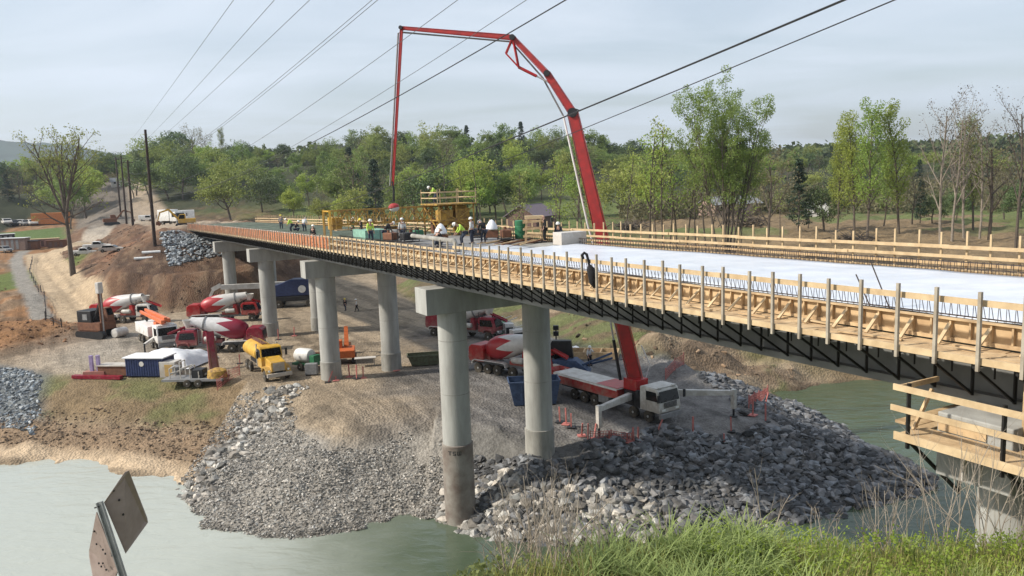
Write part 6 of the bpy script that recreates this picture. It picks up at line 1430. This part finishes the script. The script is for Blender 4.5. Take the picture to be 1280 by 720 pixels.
    # green skip
    def skip(label, P, rz, m, L=3.0, W_=1.3, H=1.0, k=1):
        t = thing('skip', label, 'skip', P, rz); b = MB(); x0, x1, y, h = -L/2, L/2, W_/2, H; f = .35
        o_ = [(x0+f,-y*.9,.1),(x1-f,-y*.9,.1),(x1-f,y*.9,.1),(x0+f,y*.9,.1),(x0,-y,h),(x1,-y,h),(x1,y,h),(x0,y,h)]; b.add(o_, [(0,3,2,1),(0,1,5,4),(1,2,6,5),(2,3,7,6),(3,0,4,7)]); q = b.build('skip_body', m, t); md = q.modifiers.new('t','SOLIDIFY'); md.thickness = .06
        for xx in (x0*.5, 0, x1*.5):
            for s in (-1,1): MB().bar((xx,y*.93*s,.12),(xx,y*1.03*s,h),.08).build('rib', m, t)
        MB().bar((x0,-y,h),(x1,-y,h),.1).bar((x0,y,h),(x1,y,h),.1).bar((x0,-y,h),(x0,y,h),.1).bar((x1,-y,h),(x1,y,h),.1).build('rim_bar', m, t); return t
    skip('dull green open skip on the yard left of the nearest column', at(531,456), R(10), mat('dull_green_paint', (.12,.14,.08), .7, col2=(.08,.07,.04)), 3.2, 1.6, 1.0)
    skip('long dark blue open skip behind the nearer yard column', at(668,506)+Vector((0,.6,0)), R(4), blue2, 3.9, 1.9, 1.9)
    # blue power unit with raised black lid
    t = thing('power_unit', 'dark blue compressor with raised black lid beside the pump truck', 'compressor', at(704,476), R(-10)); MB().prism([(-1.8,.5),(1.8,.5),(2.4,.9),(1.2,1.9),(-1.8,2.0)], -.8, .8).build('housing', blue2, t, bevel=.05)
    MB().prism([(-1.6,2.0),(-.9,3.4),(.7,3.4),(.9,1.95)], .2, .8).build('raised_lid', blackp, t); MB().bar((1.0,-.4,1.2),(4.2,-.4,2.5),.16).bar((1.0,.4,1.0),(4.2,.4,1.9),.16).build('draw_bar', blue2, t)
    for s in (-1,1): wheel(t, -.5, .95*s, .42, .25)
    # timber crib tray
    a = at(741,448); t = thing('timber_tray', 'open timber tray lying on the gravel beyond the pump truck', 'tray', a, R(-12)); 
    for y in (-1.0,1.0): MB().box(-2.4,2.4,y-.06,y+.06,.1,.75).build('side_board', wood, t)
    for x in (-2.4,-.8,.8,2.4): MB().box(x-.06,x+.06,-.94,.94,.1,.75).build('cross_board', wood, t)
    # jumble of white and grey gear behind the mixers
    rnd = random.Random(5)
    for i, (px, py, w, h, m, lb) in enumerate(((592,405,2.2,1.0,greyp,'grey crate at the left of the gear behind the mixers'),(603,399,1.2,1.6,whitep,'white upright tank behind the mixers'),(612,412,2.4,1.1,whitep,'low white box behind the dark red mixer'),(626,416,1.8,1.5,greenp,'green unit behind the bright red mixer drum'),
         (636,420,1.0,1.7,whitep,'narrow white cabinet behind the bright red mixer drum'),(648,424,1.6,1.3,whitep,'white unit left of the nearer yard column'),(584,398,1.6,2.0,dirtywhite,'tall pale unit right beside the nearest column'))):
        t = thing('site_cabinet', lb, 'equipment', at(px, py+8)+Vector((0,2.5,0)), R(rnd.uniform(-30,30))); MB().box(-w/2,w/2,-.5,.5,.15,h).build('cabinet', m, t, bevel=.06); MB().box(-w/2+.1,w/2-.1,-.53,-.5,h*.35,h*.75).build('vent_panel', blackp, t); MB().box(-w/2,-w/2+.15,-.4,.4,0,.15).box(w/2-.15,w/2,-.4,.4,0,.15).build('runner', rustm, t)
        MB().bar((-w/2,0,h),(w/2+.6,.2,h+.5),.07).bar((w/2,0,h),(-w/2,.3,h+.35),.07).build('pipe_frame', rimm, t)
    for i in range(5):
        P = at(735+ -i*9, 432+i*0)+Vector((0,0,0)); o = MB().lathe([(.3,0),(.42,.2),(.3,.5),(.05,.62)], 10).build('sandbag', tarp, smooth=60); o.location = at(700+i*5, 440); tag(o, 'white filled bag in the short row beyond the compressor', 'bag', 'white bags beyond the compressor')
    # signal post next to the nearer yard column
    o = MB(); t = thing('signal_post', 'black post with two boxes right behind the nearer yard column', 'post', at(696,455)); MB().bar((0,0,0),(0,0,3.4),.12).build('pole', blackp, t); MB().box(-.25,.25,-.2,.2,2.7,3.1).build('box', blackp, t); MB().box(-.25,.25,-.2,.2,3.25,3.65).build('box', blackp, t)
    # stakes
    st = [(700,528,'upright'),(708,531,'upright'),(714,534,'upright'),(727,541,'leaning left'),(735,552,'upright'),(742,545,'tilted'),(762,556,'short'),(784,556,'short'),(792,554,'upright'),(798,552,'upright'),(820,545,'leaning'),(866,541,'upright'),(914,537,'upright'),(941,517,'upright'),(957,523,'upright'),(955,510,'leaning'),(905,552,'short'),
          (437,472,'upright'),(446,474,'upright'),(454,473,'upright'),(410,478,'leaning'),(420,476,'leaning'),(300,455,'upright'),(495,464,'upright'),(348,425,'upright'),(368,420,'upright')]
    for i, (px, py, w) in enumerate(st):
        P = at(px, py); l = {'upright': .03, 'leaning left': -.5, 'leaning': .45, 'tilted': .3, 'short': .0}[w]; h = .6 if w == 'short' else rnd.uniform(.95, 1.3)
        t = thing('barrier_post', 'faded red marker post '+('beside the nearer yard column' if px in (700,708,714,727) else 'left of the pump truck outrigger foot' if px in (735,742) else 'in the row in front of the pump truck' if 750 < px < 810 else 'below the pump truck cab' if 810 < px < 880 else 'near the right outrigger of the pump truck' if px > 880 else 'beside the second row left column' if 400 < px < 460 else 'beside the second row right column' if px == 495 else 'near the yellow tank truck'), 'marker post', P, rnd.random()*3, 'red marker posts in the yard'); MB().bar((0,0,-.05),(l*h,0,h),.09).build('post', pinkm, t); MB().box(-.28,.28,-.28,.28,0,.06).build('base', pinkm if i % 2 else blackp, t)
    # faded red net fence
    def net(px0, py0, px1, py1, lb, h=1.0):
        a = at(px0, py0); b = at(px1, py1); t = thing('net_fence', lb, 'fence', a); n = max(2, int((b-a).length/2)); mb = MB(); L = (b-a).length; d = (b-a).normalized()
        for k in range(n+1): q = a.lerp(b, k/n); q.z = hz(q.x, q.y); putw(t, MB().bar(q, q+Vector((.05*math.sin(k*3),0,h+.1)), .06), 'post', pinkm)
        for k in range(n):
            q0 = a.lerp(b, k/n); q1 = a.lerp(b, (k+1)/n); q0.z = hz(q0.x,q0.y); q1.z = hz(q1.x,q1.y)
            for j in range(5): z = .12+j*.2*h; mb.bar(q0+Vector((0,0,z)), q1+Vector((0,0,z-.05*(j % 2))), .035)
            for j in range(8): f = j/8; mb.bar(q0.lerp(q1,f)+Vector((0,0,.1)), q0.lerp(q1,f)+Vector((0,0,.95*h)), .03)
        putw(t, mb, 'netting', pinkm)
    net(272,488,300,470,'faded red net fence at the head of the gravel fan'); net(832,474,855,468,'faded red netting lying by the far outrigger arm'); net(936,512,960,503,'short faded red net fence at the right end of the yard'); net(738,556,790,556,'low faded red net fence in front of the pump truck', .6)
    # silt fence along the dirt road
    t = thing('silt_fence', 'low dark post and wire fence between dirt road and gravel track', 'fence', (-65,107,0)); pts = [(-56,98),(-62,105),(-66,112),(-73,124),(-81,136),(-90,150),(-99,164),(-108,180),(-116,194)]
    for k in range(len(pts)-1):
        for f in (0,.5):
            x = pts[k][0]*(1-f)+pts[k+1][0]*f; y = pts[k][1]*(1-f)+pts[k+1][1]*f; putw(t, MB().bar((x,y,hz(x,y)-.1),(x,y,hz(x,y)+1.2),.09), 'post', blackp)
        a = Vector((*pts[k], hz(*pts[k])+.8)); b = Vector((*pts[k+1], hz(*pts[k+1])+.8)); putw(t, MB().bar(a, b, .05).bar(a-Vector((0,0,.4)), b-Vector((0,0,.4)), .05), 'wire', blackp)
yard()
# ================================================================== FAR BUILDINGS AND SITE SHEDS
def house(name, label, cat, P, rz, L, W_, H, RH, wm, rm, win=2):
    t = thing(name, label, cat, P, rz); w = MB(); w.box(-L/2,L/2,-W_/2,W_/2,-1,H)
    w.prism([(-W_/2,H),(W_/2,H),(0,H+RH)], -L/2, L/2, Matrix.Rotation(R(90),4,'Z')); w.build('wall', wm, t)
    for s in (-1,1):
        r = MB(); o = .5; r.add([(-L/2-o,(W_/2+o)*s,H-o*RH/(W_/2)),(L/2+o,(W_/2+o)*s,H-o*RH/(W_/2)),(L/2+o,0,H+RH+.02),(-L/2-o,0,H+RH+.02)], [(0,1,2,3)]); q = r.build('roof', rm, t); md = q.modifiers.new('t','SOLIDIFY'); md.thickness = .18
    for k in range(win):
        x = -L/2+L*(k+.5)/win; f = MB().box(x-.6,x+.6,-W_/2-.06,-W_/2-.003,1.1,2.4).build('window', whitep, t); MB().box(x-.5,x+.5,-W_/2-.09,-W_/2-.062,1.2,2.3).build('pane', glass, f)
    for s in (-1,1): f = MB().box(s*(L/2+.003) if s > 0 else -L/2-.06, L/2+.06 if s > 0 else -L/2-.003, -.5, .5, 1.2, 2.3).build('window', glass, t)
    return t
brick = mat('brown_brick', (.15,.09,.075), .9, vary=.15, scale=4); roofp = mat('mauve_grey_roof', (.19,.15,.17), .9, vary=.1)
a = A(665, 290, 205); house('brick_house', 'low brown brick house with mauve roof behind the deck right of the tower', 'house', (a.x, 205, hz(a.x,205)+.3), R(62), 12, 8.5, 3.2, 2.6, brick, roofp)
a = A(1020, 270, 215); house('white_shed', 'white gabled shed among the field trees', 'shed', (a.x, 215, hz(a.x,215)), R(70), 8, 6, 3.0, 2.4, whitep, greyp)
a = A(912, 270, 225); house('pale_house', 'pale low house behind the trunks of the tall clump', 'house', (a.x, 225, hz(a.x,225)), R(20), 15, 8, 3.0, 1.8, mat('pale_brick', (.34,.24,.20), .9), greyp, 4)
a = A(147, 225, 395); house('white_house', 'white house at the top of the cleared hill strip', 'house', (a.x, 395, hz(a.x,395)), R(30), 6, 4, 2.5, 1.5, whitep, greyp, 2)
a = A(410, 175, 430); house('hill_house', 'dark roofed house among the trees on the hill top', 'house', (a.x, 430, hz(a.x,430)+3), R(10), 14, 9, 5, 3, mat('beige_siding', (.4,.36,.3), .9), mat('dark_roof', (.06,.06,.065), .9), 3)
P = at(64,281); t = thing('cargo_container', 'long orange cargo container beyond the lawn beside the big old tree', 'container', P, R(8)); k = (P-Vector((0,0,HC))).length/1000
MB().box(-18*k,19*k,-1.3,1.3,.0+1*k,13*k).build('shell', mat('orange_container_paint', (.50,.19,.06), .7, vary=.12), t, bevel=.05); r = MB(); [r.box(-17*k+1.2*k*j,-17*k+1.2*k*j+.4*k,-1.36,-1.3,2*k,12*k) for j in range(30)]; r.build('side_ribs', mat('orange_container_paint', (.5,.19,.06)), t); MB().box(-18*k,19*k,-1.2,1.2,0,1*k).build('base_rail', blackp, t)
for i, (px, py, w, h, m, lb) in enumerate(((20,313,3.4,3.2,mat('site_brown',(.22,.15,.12),.9),'brown site hut with white flat roof at the left edge'),(36,312,2.6,2.2,rustm,'rusty open bin right of the brown site hut'),(56,309,3.6,2.2,mat('pinkish_stack',(.34,.2,.16),.9),'pinkish stack of blocks behind the dirt road bend'),(72,309,2.4,1.9,rustm,'rusty stack nearest the big old tree'),(8,306,2.2,3.0,blackp,'black shed at the left edge behind the hut'))):
    P = at(px, py); t = thing('site_stack' if i in (2,3) else 'site_hut', lb, 'hut' if i in (0,4) else 'stack', P, R(10*i)); MB().box(-w,w,-1.2,1.2,0,h).build('body', m, t, bevel=.05); MB().box(-w-.2,w+.2,-1.4,1.4,h+.003,h+.15).build('top_sheet', [whitep,blackp,wood_pale,rustm,whitep][i], t)
    q = MB(); [q.box(-w+.4+j*1.3,-w+1.1+j*1.3,-1.23,-1.2,.3,h-.4) for j in range(int(w*2/1.4))]; q.build('side_panels', greyp if i in (0,4) else brick, t)
for i, (px, py) in enumerate(((182,340-16),(192,320-1))):
    P = at(px-4, py); o = MB().tube([P+Vector((-1.3,0,.25)), P+Vector((1.3,.8,.25))], .22, 10).build('white_pipe', whitep); tag(o, ['left white pipe length lying on the brown embankment slope','right white pipe length lying on the brown embankment slope'][i], 'pipe')
def brush_pile(px, py, lb, w, h, Y):
    a = A(px, py, Y); z = hz(a.x, Y); T = Tree(500+px); r = T.r
    for k in range(60): 
        p = Vector((r.gauss(0,w*.4), r.gauss(0,w*.3), r.random()*h*.5)); T.mb.tube([p, p+Vector((r.gauss(0,1), r.gauss(0,1), r.random()*.8))*w*.35, p+Vector((r.gauss(0,1), r.gauss(0,1), r.random()*1.2))*w*.55], [.12,.09,.03], 4)
    o = T.mb.build('brush_pile', barkm); o.location = (a.x, Y, z); tag(o, lb, 'brush pile')
brush_pile(787, 275, 'dark pile of cleared brush just right of the red boom', 4.5, 3, 190)
brush_pile(930, 262, 'grey heap of felled branches behind the tall clump', 6, 3, 185); brush_pile(1070, 297, 'brown root heap at the foot of the bright green trees', 3, 1.5, 140)
# ================================================================== POLES AND WIRES
def pole(px, pyb, pyt, Y, lb, r=.2, arms=0):
    b = A(px, pyb, Y); z = hz(b.x, Y); tp = A(px-(pyb-pyt)*.085, pyt, Y); h = tp.z-z
    t = thing('utility_pole', lb, 'utility pole', (b.x, Y, z)); off = Vector((tp.x-b.x, 0, 0)); MB().tube([(0,0,-.5), off*.5+Vector((0,0,h*.5)), off+Vector((0,0,h))], [r*1.25, r, r*.8], 10).build('shaft', creosote, t, smooth=50)
    for k in range(arms):
        c = off*(1-.1*k)+Vector((0,0,h*(.96-.09*k))); MB().bar(c+Vector((-1.3,0,0)), c+Vector((1.3,0,0)), .14).build('crossarm', creosote, t)
        for x in (-1.2,-.5,.5,1.2): MB().lathe([(.04,0),(.08,.1),(.08,.22),(.03,.28)], 8, Matrix.Translation(c+Vector((x,0,.07)))).build('insulator', greyp, t)
    return t
pole(196, 332, 162, 130, 'nearest and tallest dark utility pole on the embankment slope', .24)
pole(167, 290, 200, 200, 'second dark utility pole just left of the nearest one', .26, 1); pole(158, 277, 195, 245, 'third dark utility pole in the line', .26, 1)
pole(151, 270, 197, 300, 'fourth utility pole, lower on the cleared strip', .26, 1); pole(147, 230, 196, 380, 'farthest utility pole at the top of the cleared strip', .3, 1)
def wire(p0, Y0, p1, Y1, sag, r, m, lb, ext=1.35, dup_=1):
    a = A(*p0, Y0); b = A(*p1, Y1); pts = []
    for i in range(41): t = ext*(i/40)**.8; q = a.lerp(b, t); q.z -= sag*4*t*(ext-t)/(ext*ext)*1.0 if ext > 1 else 0; pts.append(q)
    # keep the far end fixed and pass through b: add back the sag left at t=1
    s1 = sag*4*(ext-1)/(ext*ext)
    for i, q in enumerate(pts): t = ext*(i/40)**.8; q.z += s1*t
    o = MB().tube(pts, r, 5).build('power_line', m, smooth=60); return tag(o, lb, 'power line')
wire((395,262),125,(1055,0),20,.9,.032,wirem,'thickest black cable, upper of the pair crossing in front of the boom')
wire((470,258),125,(1118,0),22,.7,.020,wirem,'thinner cable just below the thickest black one')
wire((160,226),200,(707,0),26,6.5,.022,wirem,'black wire passing just under the boom elbow',1.2)
wire((160,230),200,(658,0),26,6.5,.011,wiregrey,'thin wire left of the black wire by the boom elbow',1.2)
wire((160,222),200,(572,0),28,5.5,.012,wiregrey,'thin wire crossing the sky left of the hanging hose',1.2)
wire((157,215),245,(472,0),30,4,.012,wiregrey,'right wire of the close double pair',1.2); wire((156,214),245,(465,0),30,4,.012,wiregrey,'left wire of the close double pair',1.2)
wire((151,200),300,(387,0),32,2.5,.012,wiregrey,'third wire from the left in the sky',1.2); wire((151,196),300,(343,0),34,2,.012,wiregrey,'second wire from the left in the sky',1.2); wire((148,192),380,(292,0),36,1,.012,wiregrey,'leftmost wire in the sky',1.2)
# ================================================================== ROAD SIGN (seen from behind)
def sign():
    Y = 6.2; t = thing('road_sign', 'pair of brown backed diamond signs on a leaning metal post above the river', 'road sign', A(158,735,Y)); W_ = lambda p, y=Y: A(p[0], p[1], y)-t.location
    back = mat('brown_sign_back', (.33,.26,.23), .6, scale=5, col2=(.25,.19,.165))
    def plate(pts, ys, name, m):
        vs = [W_(p, y) for p, y in zip(pts, ys)]; n = (vs[1]-vs[0]).cross(vs[2]-vs[0]).normalized()*.004; k = len(vs)
        return MB().add([v+n for v in vs]+[v-n for v in vs], [tuple(range(k)), tuple(range(2*k-1,k-1,-1))]+[(i,(i+1)%k,(i+1)%k+k,i+k) for i in range(k)]).build(name, m, t)
    r_ = plate([(130,628),(156,590),(161,588),(184,647),(185,653),(157,692)], [Y,Y+.05,Y+.06,Y+.5,Y+.5,Y+.1], 'sign_panel', back)
    l_ = plate([(121,640),(112,688),(112,696),(119,735),(140,735),(148,712)], [Y+.02,Y+.25,Y+.27,Y+.22,Y+.1,Y+.02], 'sign_panel', back)
    hm = MB()
    def hole(px, py, o, ys):      # a bolt hole lying in the plane of its plate
        v = [m_.co for m_ in o.data.vertices]; k = len(v)//2; n_ = (v[1]-v[0]).cross(v[2]-v[0]).normalized(); P0 = v[0]
        d_ = ray(px, py); org = Vector((0,0,HC))-t.location; q = org+d_*((P0-org).dot(n_)/d_.dot(n_)); f_ = n_ if n_.dot(d_) < 0 else -n_
        hm.lathe([(.0085,-.004),(.0085,.0055)], 10, Matrix.Translation(q+f_*.002) @ f_.to_track_quat('Z','Y').to_matrix().to_4x4())
    for h_ in ((142,613),(149,625),(154,643)): hole(*h_, r_, 0)
    for h_ in ((118,664),(121,680),(129,687),(132,692),(124,704),(127,708),(129,704),(133,712)): hole(*h_, l_, 0)
    hm.build('bolt_holes', blackp, t)
    a = W_((125,627), Y-.03); b = W_((168,760), Y-.1); d = (b-a).normalized(); x = Vector((0,1,0)).cross(d).normalized()
    gal = mat('galvanised_channel', (.36,.36,.34), .5, .5, vary=.15, scale=8)
    MB().bar(a, b, .035, .01, (0,1,0)).bar(a+x*.021+Vector((0,-.012,0)), b+x*.021+Vector((0,-.012,0)), .006, .03, (0,1,0)).bar(a-x*.021+Vector((0,-.012,0)), b-x*.021+Vector((0,-.012,0)), .006, .03, (0,1,0)).build('channel_post', gal, t)
    for (px, py) in ((121,634),(142,694)): v = W_((px,py), Y-.05); MB().tube([v-x*.02, v+x*.02], .006, 6).build('bolt', blackp, t)
sign()

def haze():
    mb = MB().box(-3300, 3300, -500, 3600, -9, 300); o = mb.build('haze', MATS['concrete']); m = bpy.data.materials.new('haze_air'); m.use_nodes = True; nt = m.node_tree; nt.nodes.clear()
    out = nt.nodes.new('ShaderNodeOutputMaterial'); v = nt.nodes.new('ShaderNodeVolumePrincipled'); v.inputs['Color'].default_value = (.78,.88,1,1); v.inputs['Density'].default_value = .00012; v.inputs['Anisotropy'].default_value = .3
    nt.links.new(v.outputs[0], out.inputs['Volume']); o.data.materials[0] = m; tag(o, None, None, None, 'stuff')

haze()
